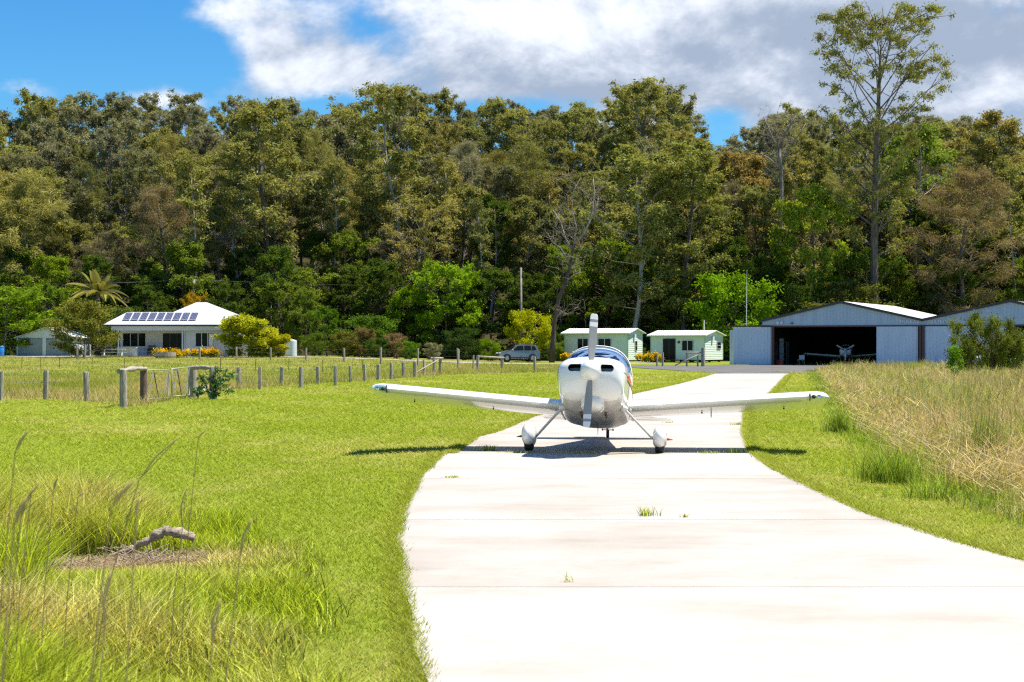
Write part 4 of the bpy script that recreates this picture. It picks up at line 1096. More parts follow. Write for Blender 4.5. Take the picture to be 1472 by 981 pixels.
# --- trees that stand out
# the very tall gum behind the hangar, own shape with forked limbs
r = np.random.default_rng(77)
b = MB(); H_ = Z(20, 188) - gh(X(1256, 188), 188)
b.tube([(0, 0, 0), (.05, 0, 6), (.1, .1, 13), (.2, 0, 20), (.45, 0, 26), (.7, .1, 32), (.9, 0, H_ - 2)], [.62, .46, .40, .34, .24, .14, .05], 9)
cl = []
for i in range(46):
    t = .30 + .68 * (i / 46) ** .85; z0 = H_ * t; az = i * 2.4 + r.uniform(-.4, .4); u = (t - .30) / .70
    Ln = (3.6 + 5.2 * math.sin(math.pi * min(1, .2 + .5 * u)) ** .8) * r.uniform(.7, 1.15)
    if u < .35: Ln *= .6
    el = R(28 + 34 * u + r.uniform(-8, 8)); x0 = .9 * t * t
    d = np.array([math.cos(az) * math.cos(el), math.sin(az) * math.cos(el) * .8, math.sin(el)])
    p0 = np.array([x0, 0, z0]); pm = p0 + d * Ln * .5 - [0, 0, .03 * Ln]; pe = p0 + d * Ln
    pe[2] = min(pe[2], H_ - .5)
    b.tube([p0, pm, pe], [.15 * (1.2 - u), .09 * (1.2 - u), .03], 5, False)
    for s_ in range(8):
        f = r.uniform(.35, 1.05); q = p0 + (pe - p0) * min(f, 1); a2 = az + r.uniform(-1.3, 1.3); e2 = q + np.array([math.cos(a2), math.sin(a2), r.uniform(.1, .9)]) * Ln * r.uniform(.12, .34)
        e2[2] = min(e2[2], H_); b.tube([q, e2], [.045, .015], 4, False); c_ = r.uniform(.5, 1.0); cl.append([*e2, c_, c_, c_ * .66])
tall = empty('gum_tree', (X(1256, 188), 188, gh(X(1256, 188), 188)), 0, 'tallest gum tree with a straight dark trunk, rising high above the open hangar', 'tree')
b.build('trunk', 'bark', tall, smooth=True)
V_, F_, t_ = leaves(cl, 30000, .33, .18, .45, r); o = npmesh('crown', V_, F_, 'leaf', tall, {'tint': t_}); o.color = (.26, .26, .075, 1)


def bare_tree(px, Y, spec, label, m_lo, m_hi, seed, name='dead_tree', twl=1.0):
    """spec: list of polylines of (px, py, radius); twigs sprout from the upper parts"""
    r = np.random.default_rng(seed); x0 = X(px, Y); g = gh(x0, Y)
    root = empty(name, (x0, Y, g), 0, label, 'tree')
    b = MB(); tips = []; c2 = MB()
    for k, ln in enumerate(spec):
        dy = 0 if k == 0 else r.uniform(-1.5, 1.5)
        pts = [np.array([X(a, Y) - x0, dy * i / max(1, len(ln) - 1), Z(c, Y) - g]) for i, (a, c, _) in enumerate(ln)]
        (b if k == 0 else c2).tube(pts, [w for _, _, w in ln], 7 if k == 0 else 5)
        for i in range(len(pts) - 1):
            if k == 0 and i < len(pts) * .5: continue
            for s_ in range(int(9 * twl)): tips.append((pts[i] + (pts[i + 1] - pts[i]) * r.random(), ln[i][2]))
    for p, w in tips:
        for lev in range(2):
            d = r.normal(size=3) * [1, 1, .7]; d[2] = abs(d[2]) + .2; d /= np.linalg.norm(d); L_ = r.uniform(.8, 2.2) * (.6 if lev else 1)
            e = p + d * L_; mid = (p + e) / 2 + r.normal(size=3) * .1; c2.tube([p, mid, e], [.02, .013, .005], 3, False)
            for _ in range(3):
                q = p + (e - p) * r.uniform(.3, 1); f = q + r.normal(size=3) * .45 + [0, 0, .25]; c2.tube([q, f], [.012, .005], 3, False)
            p = e
    b.build('trunk', m_lo, root, smooth=True); c2.build('limbs', m_hi, root, smooth=True)
    return root


bare_tree(793, 168, [[(793, 524, .30), (795, 490, .25), (797, 462, .22), (803, 430, .20), (813, 405, .18), (819, 385, .16), (823, 362, .14), (826, 350, .12)],
                     [(826, 350, .15), (840, 335, .12), (849, 315, .11), (853, 297, .09), (855, 275, .07), (854, 255, .04)], [(823, 362, .11), (812, 340, .08), (806, 318, .06), (795, 300, .03)],
                     [(820, 380, .09), (806, 357, .06), (793, 348, .04), (787, 335, .02)], [(849, 315, .07), (858, 300, .05), (860, 285, .03)], [(813, 405, .07), (826, 395, .05), (836, 392, .03)],
                     [(826, 350, .1), (828, 325, .07), (822, 300, .05), (824, 275, .03), (835, 255, .02)], [(798, 462, .05), (805, 450, .03), (818, 452, .02)]],
          'leaning dead tree with a dark trunk and bleached bare top, left of the first cabin', 'barkdead', 'barkgrey', 5, twl=.4)
bare_tree(1118, 196, [[(1122, 440, .35), (1121, 380, .32), (1122, 320, .28), (1123, 270, .25), (1122, 235, .22), (1120, 215, .2)], [(1120, 215, .16), (1110, 200, .13), (1103, 185, .1), (1096, 170, .06)],
                      [(1120, 215, .16), (1127, 195, .12), (1136, 180, .1), (1143, 168, .05)], [(1122, 235, .12), (1135, 212, .1), (1150, 192, .07), (1158, 178, .03)], [(1122, 245, .12), (1108, 228, .09), (1096, 220, .05)], [(1123, 270, .1), (1110, 255, .06), (1098, 250, .03)]],
          'bare forked white-limbed tree with a whitish trunk, right of the sky gap', 'barkgrey', 'barkgrey', 8, twl=.7)
bare_tree(338, 196, [[(342, 440, .2), (341, 400, .18), (338, 370, .15), (334, 345, .12)], [(338, 370, .1), (325, 350, .07), (312, 340, .04)], [(341, 400, .1), (356, 380, .07), (366, 362, .04)], [(334, 345, .08), (340, 325, .05), (352, 312, .03)]],
          'pale leafless sapling among the dark trees above the farmhouse roof', 'barkgrey', 'barkgrey', 9, name='dead_sapling', twl=.8)

T('twiggy', 612, 197, 262, YO, 'half-bare tree with pale spreading limbs left of the lime green leafy tree', 1.25, .4)
T('maple', 640, 187, 372, (.22, .35, .02), 'tall bright green leafy tree left of the lime tree by the car', 1.05, 1.1, name='broadleaf_tree')
T('maple', 590, 189, 408, (.18, .29, .014), 'smaller bright green tree left of the tall bright green one, beside pale limbs', 1.0, 2.2)
T('shrub', 760, 176, 444, LI, 'round lime yellow-green tree standing over the silver car', .92, .3, name='round_tree')
T('shrub', 702, 174, 486, (.17, .27, .01), 'small lime green bush left of the silver car', .95, 0, cat='bush', name='bush')
T('shrub', 1052, 181, 390, (.17, .30, .012), 'bright green round tree behind the cabin and antenna, left of the hangar', 1.02, .6, name='broadleaf_tree')
T('broadA', 1150, 184, 408, MG, 'dark mid-green tree just behind the hangar roof ridge', 1.2, 1)
T('broadB', 1215, 186, 400, (.15, .16, .035), 'olive bushy tree behind the left slope of the hangar roof', 1.2, 2)
T('maple', 5, 172, 405, (.18, .28, .02), 'rounded bright green tree at the left edge, beside the garage', 1.55, .9)
T('shrub', 122, 158, 430, (.20, .205, .04), 'spreading olive tree with a thick trunk before the right garage door', 1.15, 2.1, name='olive_tree')
T('broadB', 70, 181, 405, (.13, .20, .02), 'leafy green tree behind the garage roof', 1.1, 0.2)
T('croton', 357, 161, 451, (.38, .40, .025), 'big yellow-green croton bush at the right end of the farmhouse', 1.6, .5, cat='bush', name='croton_bush')
T('croton', 393, 160, 478, (.42, .40, .02), 'lower yellow croton bush between the big croton and the water tank', 1.35, 2.5, cat='bush', name='croton_bush')
T('maple', 281, 184, 417, (.42, .28, .02), 'small golden cone-shaped tree behind the farmhouse roof peak', .62, 0, name='conifer')
fl = [(238, 155.9, .42, 'yellow flowering bush growing behind the round planter tub', 244, 1.5), (283, 163.6, .38, 'long low bush of yellow flowers under the right farmhouse window', 288, 1.6), (936, 166.5, .55, 'golden yellow flowering shrub between the two mint cabins', 936, 1.2), (823, 175, .5, 'small orange-yellow shrub at the left corner of the first cabin', 823, .9)]
for i, (px, Y, h, lb, pc_, wd) in enumerate(fl):
    root = empty('flowering_shrub', P3(pc_, Y), 0, lb, 'shrub'); r = np.random.default_rng(40 + i)
    cl = [[r.uniform(-wd, wd), r.uniform(-.4, .4), r.uniform(h * .5, h * 1.2), .35, .35, .28] for _ in range(26)]
    V_, F_, t_ = leaves(cl, 1600, .16, .35, -.2, r); o = npmesh('foliage', V_, F_, 'leaf', root, {'tint': t_}); o.color = (.16, .2, .02, 1)
    cl = [[c[0], c[1], c[2] + .12, .33, .33, .26] for c in cl]
    V_, F_, t_ = leaves(cl, 2200, .12, .45, -.5, r); o = npmesh('blossom', V_, F_, 'leaf', root, {'tint': t_}); o.color = (.80, .52, .012, 1)
    b = MB(); [b.tube([(r.uniform(-wd, wd) * .7, 0, 0), (r.uniform(-wd, wd), r.uniform(-.3, .3), h)], [.03, .01], 4) for _ in range(7)]; b.build('stem', 'bark', root)
# garden shrubs along the drive
GS = [('broadA', 440, 182, 415, MG, 1.0, 'dense green garden tree right of the water tank'), ('broadB', 470, 178, 440, (.10, .19, .014), 1.0, 'bright leafy shrub tree behind the middle fence posts'), ('shrub', 452, 172, 478, (.11, .17, .02), 1.2, 'rounded green shrub just right of the water tank'),
      ('shrub', 492, 171, 476, (.15, .16, .03), 1.2, 'olive-green shrub beside the driveway behind the tall posts'), ('shrub', 520, 172, 470, (.20, .155, .06), 1.15, 'brownish bush between green shrubs on the drive edge'), ('shrub', 545, 170, 485, (.06, .12, .02), 1.2, 'dark green low bush at the end of the drive'),
      ('shrub', 566, 171, 478, (.26, .18, .10), 1.0, 'reddish-brown dry bush left of the small fresh green bush'), ('shrub', 590, 168, 490, (.12, .24, .02), 1.15, 'small fresh green bush beside the fence end frame'), ('shrub', 622, 170, 492, (.27, .27, .16), 1.1, 'silver-grey bush behind the timber end frame of the fence'),
      ('shrub', 665, 176, 470, (.05, .09, .02), 1.3, 'dark green shrub in shade left of the lime bush'), ('shrub', 790, 177, 486, (.15, .22, .03), 1.1, 'light green low shrub between the car and the dead tree'), ('shrub', 812, 182, 478, (.09, .15, .02), 1.1, 'mid-green shrub at the back corner of the first cabin'),
      ('broadA', 330, 186, 405, DK, 1.1, 'dark green tree just right of the golden conifer'), ('broadB', 395, 186, 402, MG, 1.1, 'leafy green tree above the big croton bush'), ('shrub', 535, 178, 452, (.10, .18, .02), 1.5, 'tall green shrub behind the brownish bush'),
      ('broadA', 205, 186, 408, DK, 1.1, 'dark green tree right of the palm, behind the solar roof'), ('shrub', 176, 178, 440, (.13, .18, .04), 1.3, 'green shrub behind the left end of the farmhouse roof'),
      ('shrub', 1215, 183, 425, (.14, .15, .03), 1.6, 'yellow-olive shrub peeping over the hangar roof edge')]
for k_, px, Y, top, c_, w_, lb in GS: T(k_, px, Y, top, c_, lb, w_)
# palm
px_, Y_ = 141, 178; root = empty('palm_tree', P3(px_, Y_), 0, 'palm with arching yellow-tipped fronds behind the garage tree', 'palm')
hp = Z(421, Y_) - root.location.z
MB().tube([(0, 0, 0), (.1, 0, hp * .5), (0, 0, hp)], [.3, .24, .2], 10).build('trunk', 'bark', root, smooth=True)
r = np.random.default_rng(3); Vv, Ff, tt = [], [], []; k = 0; st = MB()
for i in range(24):
    az = i * 2.4; el = R(r.uniform(5, 80)); L_ = 4.0 * r.uniform(.8, 1.1); prev = None
    pts = [np.array([math.cos(az) * math.cos(el) * L_ * t, math.sin(az) * math.cos(el) * L_ * t, hp + math.sin(el) * L_ * t - 2.3 * t * t * (1.2 - el / 2)]) for t in np.linspace(0, 1, 12)]
    st.tube(pts, [.04 * (1 - .8 * t) for t in np.linspace(0, 1, 12)], 4, False)
    side = np.array([-math.sin(az), math.cos(az), 0])
    for j in range(1, 12):
        for q in range(5):
            p = pts[j - 1] + (pts[j] - pts[j - 1]) * q / 5
            for s_ in (-1, 1):
                d = side * s_ * .75 + (pts[j] - pts[j - 1]) * .8 + np.array([0, 0, -.35]) ; l = .75 * math.sin(math.pi * min(1, .2 + .8 * (j / 12)))
                e = p + d * l; w = np.array([0, 0, .035]) + (pts[j] - pts[j - 1]) * .08
                Vv += [p, p + d * l * .4 + w, e, p + d * l * .4 - w]; Ff.append((k, k + 1, k + 2, k + 3)); k += 4; tt += [.35 + .65 * (el < .5) * r.random()] * 4
st.build('frond_stalks', 'bark', root); o = npmesh('fronds', np.array(Vv), np.array(Ff), 'leaf', root, {'tint': tt}); o.color = (.33, .31, .08, 1)

# wattle on the right, in front of hangar 2
r = np.random.default_rng(31); Yw = 92.0; root = empty('wattle_tree', P3(1424, Yw), 0, 'small airy wattle tree in the dry grass before the right-hand hangar', 'tree')
b = MB(); cl = []
for i in range(19):
    bx = r.uniform(-.5, .5); az = i * 2.4; L_ = r.uniform(1.2, 2.7); e = np.array([bx + math.cos(az) * L_, math.sin(az) * L_ * .8, r.uniform(1.2, 3.2) - .12 * L_])
    b.tube([(bx, 0, 0), (bx + (e[0] - bx) * .35, e[1] * .35, e[2] * .6), e], [.05, .035, .012], 5)
    for s_ in range(6):
        f = r.uniform(.5, 1); q = np.array([bx, 0, 0]) + (e - [bx, 0, 0]) * f; p = q + r.normal(size=3) * [.45, .45, .35]; b.tube([q, p], [.014, .006], 3, False); cl.append([*p, .42, .42, .3])
b.build('trunk', 'bark', root, smooth=True)
V_, F_, t_ = leaves(cl, 34000, .15, .17, .1, r, shell=.6); o = npmesh('crown', V_, F_, 'leaf', root, {'tint': t_}); o.color = (.17, .20, .035, 1)
r = np.random.default_rng(32); root = empty('sapling', P3(1372, 74), 0, 'thin green sapling poking out of the dry grass left of the wattle', 'plant')
cl = [[r.normal() * .18, r.normal() * .18, z, .2, .2, .2] for z in np.linspace(.6, 1.6, 14)]; V_, F_, t_ = leaves(cl, 1500, .1, .2, 0, r); o = npmesh('foliage', V_, F_, 'leaf', root, {'tint': t_}); o.color = (.14, .26, .02, 1)
MB().tube([(0, 0, 0), (.05, 0, 1.6)], [.02, .006], 5).build('stem', 'bark', root)
root = empty('shrub', P3(305, 58.5), 0, 'dark leafy shrub leaning over the right gate frame', 'shrub'); r = np.random.default_rng(33)
cl = [[-.1 + r.normal() * .3 + z * .35, r.normal() * .2 - .2, z, .17, .17, .13] for z in np.linspace(.15, 1.0, 18)]; V_, F_, t_ = leaves(cl, 520, .16, .24, .1, r); o = npmesh('foliage', V_, F_, 'leafg', root, {'tint': t_}); o.color = (.07, .15, .03, 1)
b = MB(); [b.tube([(0, 0, 0), (.1 + r.normal() * .2, -.1, .5), (.25 + r.normal() * .3, -.2, 1.0)], [.02, .012, .005], 4) for _ in range(5)]; b.build('stem', 'bark', root)

bpy.data.objects['wattle_tree'].scale = (.74, .74, 1.15)
# --- the forest on the hill
SK = [(-400, 150), (0, 152), (60, 136), (150, 131), (250, 136), (330, 136), (400, 142), (445, 168), (480, 150), (555, 118), (600, 122), (680, 142), (760, 148), (850, 142), (900, 128), (940, 118), (985, 140), (1010, 185), (1035, 205), (1060, 195), (1090, 168), (1150, 150), (1200, 160), (1300, 165), (1380, 162), (1430, 168), (1472, 190), (1900, 170)]
def sky_y(px): return float(np.interp(px, [a for a, _ in SK], [b_ for _, b_ in SK]))
LM = [(-999, 'beyond the left edge of the garage'), (0, 'above the grey garage'), (105, 'above the palm tree'), (185, 'above the solar panels'), (262, 'above the farmhouse roof peak'), (335, 'above the croton bush'), (410, 'above the water tank'), (480, 'above the middle fence posts'), (560, 'above the silver-grey bush'), (640, 'above the bright green leafy tree'),
      (715, 'above the silver car'), (785, 'above the leaning dead tree'), (850, 'above the aeroplane'), (925, 'above the gap between the cabins'), (985, 'above the second cabin'), (1045, 'above the antenna tree'), (1100, 'above the left hangar eave'), (1160, 'above the hangar ridge'), (1225, 'around the tallest gum'), (1300, 'above the hangar valley'), (1370, 'above the wattle'), (1440, 'above the right hangar ridge')]
def where(px): return [w for a, w in LM if px >= a][-1]
CN = {id(OL): 'olive', id(OD): 'dark olive', id(BR): 'brown', id(GO): 'grey-olive', id(MG): 'mid-green', id(DK): 'dark green', id(YO): 'yellow-olive', id(GY_): 'dusty grey-green', id(BG): 'fresh green'}
rows = [  # Y, spacing px, kinds, colours, top of tree in the picture (lo, hi) or None for the skyline, word
    (193, 46, ['broadA', 'broadB', 'broadA', 'broadB'], [DK, DK, MG, DK, BG], (335, 400), 'leafy tree in the front row'),
    (203, 50, ['gumC', 'oakA', 'broadB', 'gumB'], [OD, OL, DK, BR, MG], (255, 330), 'tree in the second row'),
    (214, 46, ['gumB', 'gumA', 'oakB', 'gumD', 'gumC'], [OL, OD, GO, OL, BR], (195, 265), 'gum halfway up the wooded slope'),
    (229, 44, ['gumB', 'gumC', 'oakA', 'gumA'], [OL, OD, GY_, YO, OL], (165, 225), 'gum high on the wooded slope'),
    (248, 40, ['far', 'gumD', 'far', 'far2'], [OL, GO, OD, GY_, OL], (150, 190), 'slim gum just below the skyline'),
    (275, 34, ['far', 'far2', 'far', 'gumD'], [GO, OL, GY_, GO], None, 'gum on the skyline'),
    (305, 30, ['far2', 'far', 'far2'], [GO, GY_, OL], None, 'thin far gum on the skyline')]
rf_ = random.Random(21); cnt = {}
ncol = 0
for ri, (Y, dpx, kinds, cols, band, word) in enumerate(rows):
    px = -190 + rf_.uniform(0, 30)
    while px < 1680:
        p = px + rf_.uniform(-9, 9); c_ = rf_.choice(cols); kk = rf_.choice(kinds); yy = Y + rf_.uniform(-4, 4)
        sy = sky_y(p)
        if band:
            top = rf_.uniform(*band); top = max(top, sy + (8 if ri > 2 else 25))
            if ri >= 2 and 990 < p < 1070: top = max(top, 215)
        else: top = sy + rf_.uniform(-9, 24)
        if 1195 < p < 1310 and ri >= 2: top = max(top, 175)
        x = X(p, yy)
        if ri == 0 and 560 < p < 700: top = max(top, 420)
        lb = '%s %s %s' % (CN[id(c_)], word, where(p))
        h = Z(top, yy) - gh(x, yy); wd = rf_.uniform(.85, 1.15) * (1.0 if h > K[kk].H * .8 else K[kk].H / h * .8)
        cnt.setdefault(lb, []).append((kk, x, yy, h, c_, rf_.uniform(0, 6.28), wd)); px += dpx * rf_.uniform(.8, 1.2)
for lb, L_ in cnt.items():
    L_.sort(key=lambda q: q[3])
    for i, (kk, x, yy, h, c_, rz, wd) in enumerate(L_):
        l2 = lb if len(L_) == 1 else (['shorter ', 'taller '][i] if len(L_) == 2 else ['shortest ', 'middle-height ', 'taller ', 'tallest '][min(i, 3)]) + lb
        v = 1 + (hash((round(x), round(yy))) % 100 / 100 - .5) * .35
        K[kk].stamp(x, yy, h, tuple(q * v for q in c_), rz, l2, 'tree', 'trees of the forest on the hill', wd)
# slim pale-trunked saplings standing in front of the crowns
K['sap'] = Kind('slender_gum', 20, 'barkpale', 5200, .34, .2, .5, 15, r0=.15, base=.5, spread=2.4, nl=14, prof='top', cr0=.6, flat=.75, sub=6, rise=(45, 75), wig=.02)
seen_ = {}
px = -60
while px < 1540:
    p = px + rf_.uniform(-12, 12); yy = rf_.uniform(194, 212); top = max(rf_.uniform(215, 320), sky_y(p) + 30); x = X(p, yy); w_ = 'slender pale-trunked gum in the forest %s' % where(p)
    seen_.setdefault(w_, []).append((x, yy, Z(top, yy) - gh(x, yy), rf_.uniform(0, 6.28), rf_.choice([OL, YO, OD, OL]))); px += rf_.uniform(28, 52)
for w_, L_ in seen_.items():
    L_.sort(key=lambda q: q[2])
    for i, (x, yy, h, rz, c_) in enumerate(L_):
        K['sap'].stamp(x, yy, h, c_, rz, w_ if len(L_) == 1 else ['shorter ', 'taller ', 'tallest '][min(i, 2)] + w_, 'tree', 'slender pale-trunked gums of the forest', rf_.uniform(.8, 1.3))
# a few big characteristic ones
T('gumB', 385, 200, 140, OL, 'broad tall olive gum above the croton bush, reaching the skyline', 1.15, 1, 'big gums of the forest')
T('gumA', 575, 210, 114, OL, 'tall spreading gum on the skyline above the fence end frame', 1.25, 2.4, 'big gums of the forest')
T('gumC', 905, 190, 205, (.27, .28, .08), 'large drooping olive gum directly above the aeroplane nose', 1.35, .7, 'big gums of the forest')
T('gumB', 985, 190, 200, (.25, .26, .07), 'large weeping gum above the second mint cabin', 1.3, 4, 'big gums of the forest')
T('gumD', 925, 222, 108, OL, 'open-crowned tall gum poking above the skyline left of the sky gap', 1.2, 3, 'big gums of the forest')
T('oakA', 1400, 189, 235, (.26, .20, .11), 'large brown she-oak rising behind the right-hand hangar', 1.35, 2, 'she-oaks of the forest')
T('oakA', 230, 198, 262, (.26, .205, .12), 'large brown she-oak above the solar panels', 1.3, 5, 'she-oaks of the forest')
T('oakB', 30, 196, 238, (.35, .33, .11), 'rounded khaki tree at the left edge halfway up the forest', 1.5, 1, 'she-oaks of the forest')
T('broadA', 1068, 205, 215, (.31, .235, .09), 'rusty orange-leaved tree right below the sky gap', .95, 1, 'big gums of the forest')
T('broadB', 1160, 192, 262, (.30, .37, .04), 'light yellow-green sapling tree left of the tallest gum', .75, 3, 'big gums of the forest')
T('gumC', 1330, 200, 175, (.22, .29, .05), 'green-topped gum right of the tallest gum', 1.2, 3.5, 'big gums of the forest')
T('gumB', 1425, 215, 158, (.32, .27, .09), 'yellow-brown flowering gum on the skyline at the right edge', 1.2, 2.5, 'big gums of the forest')
# the undergrowth, one mass
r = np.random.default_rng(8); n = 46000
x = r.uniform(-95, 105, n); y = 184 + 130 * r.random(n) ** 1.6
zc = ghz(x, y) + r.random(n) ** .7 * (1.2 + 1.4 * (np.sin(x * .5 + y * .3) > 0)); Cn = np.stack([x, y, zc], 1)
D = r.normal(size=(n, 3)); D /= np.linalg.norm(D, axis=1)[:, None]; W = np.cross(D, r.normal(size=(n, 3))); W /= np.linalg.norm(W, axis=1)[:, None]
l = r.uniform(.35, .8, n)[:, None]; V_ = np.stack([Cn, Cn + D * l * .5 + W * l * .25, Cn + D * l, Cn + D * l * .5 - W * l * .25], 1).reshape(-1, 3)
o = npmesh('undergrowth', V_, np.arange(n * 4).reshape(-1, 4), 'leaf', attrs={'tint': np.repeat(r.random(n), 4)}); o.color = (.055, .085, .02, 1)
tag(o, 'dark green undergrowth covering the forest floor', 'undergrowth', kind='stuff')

# ================================================================ grass
def blades(name, x, y, z, h, w, lean, r, m, dry=None, seg=2, curl=.5, label=None, parent=None, tintlo=0., yawspread=None, wind=(0, 0)):
    n = len(x); a = r.uniform(0, 6.283, n)
    lx = np.cos(a) * lean + wind[0] * h; ly = np.sin(a) * lean + wind[1] * h
    b_ = r.uniform(0, 6.283, n) if yawspread is None else r.normal(0, yawspread, n); wx, wy = np.cos(b_) * w, np.sin(b_) * w
    rings = []
    for s_ in range(seg + 1):
        t = s_ / seg; f = t ** (1 + curl)
        cx = x + lx * f; cy = y + ly * f; cz = z + h * t * (1 - .18 * t * curl)
        ww = (1 - t) ** .7 * (1 if s_ else .7)
        if s_ < seg: rings.append(np.stack([cx - wx * ww, cy - wy * ww, cz], 1)); rings.append(np.stack([cx + wx * ww, cy + wy * ww, cz], 1))
        else: rings.append(np.stack([cx, cy, cz], 1))
    V = np.stack(rings, 1); nv = V.shape[1]; V = V.reshape(-1, 3)
    base = (np.arange(n) * nv)[:, None]; Fs = []
    tri = []
    for s_ in range(seg - 1):
        q = 2 * s_; tri += [(q, q + 1, q + 3), (q, q + 3, q + 2)]
    q = 2 * (seg - 1); tri.append((q, q + 1, q + 2))
    Fc = (base[:, :, None] + np.array(tri)[None]).reshape(-1, 3)
    at = {'tint': np.repeat(np.clip(r.random(n), tintlo, 1), nv)}
    at['dry'] = np.repeat(dry if dry is not None else np.zeros(n), nv)
    o = npmesh(name, V, Fc, m, parent, at)
    if label: tag(o, label, 'grass', kind='stuff')
    return o


def patchn(x, y, s=1.0, seed=0):
    rr = np.random.default_rng(seed); v = 0
    for k in range(6):
        a = rr.uniform(0, 6.28); f = s * rr.uniform(.5, 2.2); v = v + np.sin((x * math.cos(a) + y * math.sin(a)) * f + rr.uniform(0, 6))
    return v / 6 + .5


M['lawn'] = leafmat('lawn_blades', (.268, .326, .034), .3, .6, 1.4, (.44, .41, .13))
M['tall'] = leafmat('reed_blades', (.29, .40, .04), .3, .25, 1.65, (.55, .405, .245))
M['wild'] = leafmat('wild_grass_blades', (.35, .42, .035), .35, .3, 1.8, (.58, .47, .22))
M['pad'] = leafmat('paddock_blades', (.24, .29, .045), .35, .6, 1.4, (.46, .37, .18))
M['thatch'] = leafmat('dead_thatch_blades', (.40, .31, .20), .2, .3, 1.5)
M['seed'] = mat('seed_head', (.46, .33, .14), .9)
r = np.random.default_rng(101)
# mown lawn: 1/y^2 in density down to 62 m
n = 760000; u = r.random(n); y = 6.5 * (118 / 6.5) ** u; x = r.uniform(-1, 1, n) * (.34 * y + 1.2) + 0
keep = ((x < le(y) + .03 + .04 * np.sin(y * 3.1) * np.sin(y * 1.3) + .04 * r.normal(size=n)) | (x > re_(y) - .03 - .04 * r.normal(size=n))) & (x < tg(y) + .3) & (y < fy(x))
x, y = x[keep], y[keep]; z = ghz(x, y)
k = (y / 8) ** .75
edge = np.minimum(np.abs(x - le(y)), np.abs(x - re_(y)))
h = r.uniform(.022, .042, len(x)) * k ** .5 * (1 + .7 * (edge < .10))
pn = patchn(x, y, .8, 3); pn2 = patchn(x, y, 3.0, 4)
dry = np.clip((pn - .5) * 1.0 + (pn2 - .5) * .6 + r.normal(size=len(x)) * .18 + .06 + .20 * (x > 2) + .13 * np.sin((le(y) - x) * 3.3), 0, 1)
blades('mown_grass', x, y, z - .005, h, .0032 * k, .03 * k, r, 'lawn', dry, 2, label='short mown lawn grass beside the taxiway')
ne = 60000; ye = 6.5 * (100 / 6.5) ** r.random(ne); sd = r.random(ne) < .5
xe = np.where(sd, le(ye) + .03 - .16 * r.random(ne), re_(ye) - .03 + .16 * r.random(ne)); ke = (ye / 8) ** .75
blades('edge_grass', xe, ye, ghz(xe, ye) - .005, r.uniform(.03, .065, ne) * ke ** .5, .0034 * ke, .05 * ke ** .8, r, 'lawn', np.clip(r.normal(size=ne) * .2 + .15, 0, 1), 2, label='short grass creeping over the edges of the concrete')
# right-hand tall dry grass: tussocks, each with its own lean, height and dryness
nc = 15000; u = r.random(nc); cy = (9.0 ** .35 + u * (138 ** .35 - 9.0 ** .35)) ** (1 / .35); e0 = tg(cy); wmax = np.maximum(.45 * cy + 4 - e0, 2); cx = e0 + .12 + r.random(nc) ** 1.15 * wmax
keep = ~((cy > 126) & (cx < 26)); cx, cy = cx[keep], cy[keep]; nc = len(cx); din = cx - tg(cy)
ch = (.20 + .66 * sstep(.1, 2.4, din)) * (.62 + .55 * patchn(cx, cy, .9, 12)) * r.uniform(.55, 1.3, nc) * (1 - .12 * sstep(50, 110, cy))
cd = np.clip(.62 * sstep(.3, 1.6, din) + .22 + (patchn(cx, cy, .7, 15) - .5) * 1.0 + r.normal(size=nc) * .27 - .32 * (din < 1.0) - .45 * sstep(.66, .8, patchn(cx, cy, .9, 19)), 0, 1)
cdir = r.uniform(0, 6.283, nc); cln = r.uniform(.05, 1.15, nc); per = 20; n = nc * per; idx = np.repeat(np.arange(nc), per)
rad_ = (.05 + .05 * (cy[idx] / 20) ** .8) * 1.2; x = cx[idx] + r.normal(size=n) * rad_; y = cy[idx] + r.normal(size=n) * rad_
x = np.maximum(x, tg(y) - .05 + .1 * r.normal(size=n)); h = ch[idx] * r.uniform(.35, 1.1, n); dry = np.clip(cd[idx] + r.normal(size=n) * .16, 0, 1)
b0 = len(bpy.data.objects)
a_ = cdir[idx] + r.normal(size=n) * .9; lean_ = h * cln[idx] * r.uniform(.3, 1.3, n)


def blades_dir(name, x, y, z, h, w, ax, ay, r, m, dry, seg, curl, label):
    """like blades() but with a given lean vector per blade"""
    global _dir
    n = len(x); b_ = r.uniform(0, 6.283, n); wx, wy = np.cos(b_) * w, np.sin(b_) * w; rings = []
    for s_ in range(seg + 1):
        t = s_ / seg; f = t ** (1 + curl); X_ = x + ax * f; Y_ = y + ay * f; Z_ = z + h * t * (1 - .3 * t * np.minimum(1, np.hypot(ax, ay) / h)); ww = (1 - t) ** .7 * (1 if s_ else .7)
        if s_ < seg: rings += [np.stack([X_ - wx * ww, Y_ - wy * ww, Z_], 1), np.stack([X_ + wx * ww, Y_ + wy * ww, Z_], 1)]
        else: rings.append(np.stack([X_, Y_, Z_], 1))
    V = np.stack(rings, 1); nv = V.shape[1]; tri = []
    for s_ in range(seg - 1): q = 2 * s_; tri += [(q, q + 1, q + 3), (q, q + 3, q + 2)]
    q = 2 * (seg - 1); tri.append((q, q + 1, q + 2))
    Fc = ((np.arange(n) * nv)[:, None, None] + np.array(tri)[None]).reshape(-1, 3)
    o = npmesh(name, V.reshape(-1, 3), Fc, m, None, {'tint': np.repeat(np.clip(.55 * r.random(n) + .45 * ctint, 0, 1), nv), 'dry': np.repeat(dry, nv)})
    return tag(o, label, 'grass', kind='stuff')


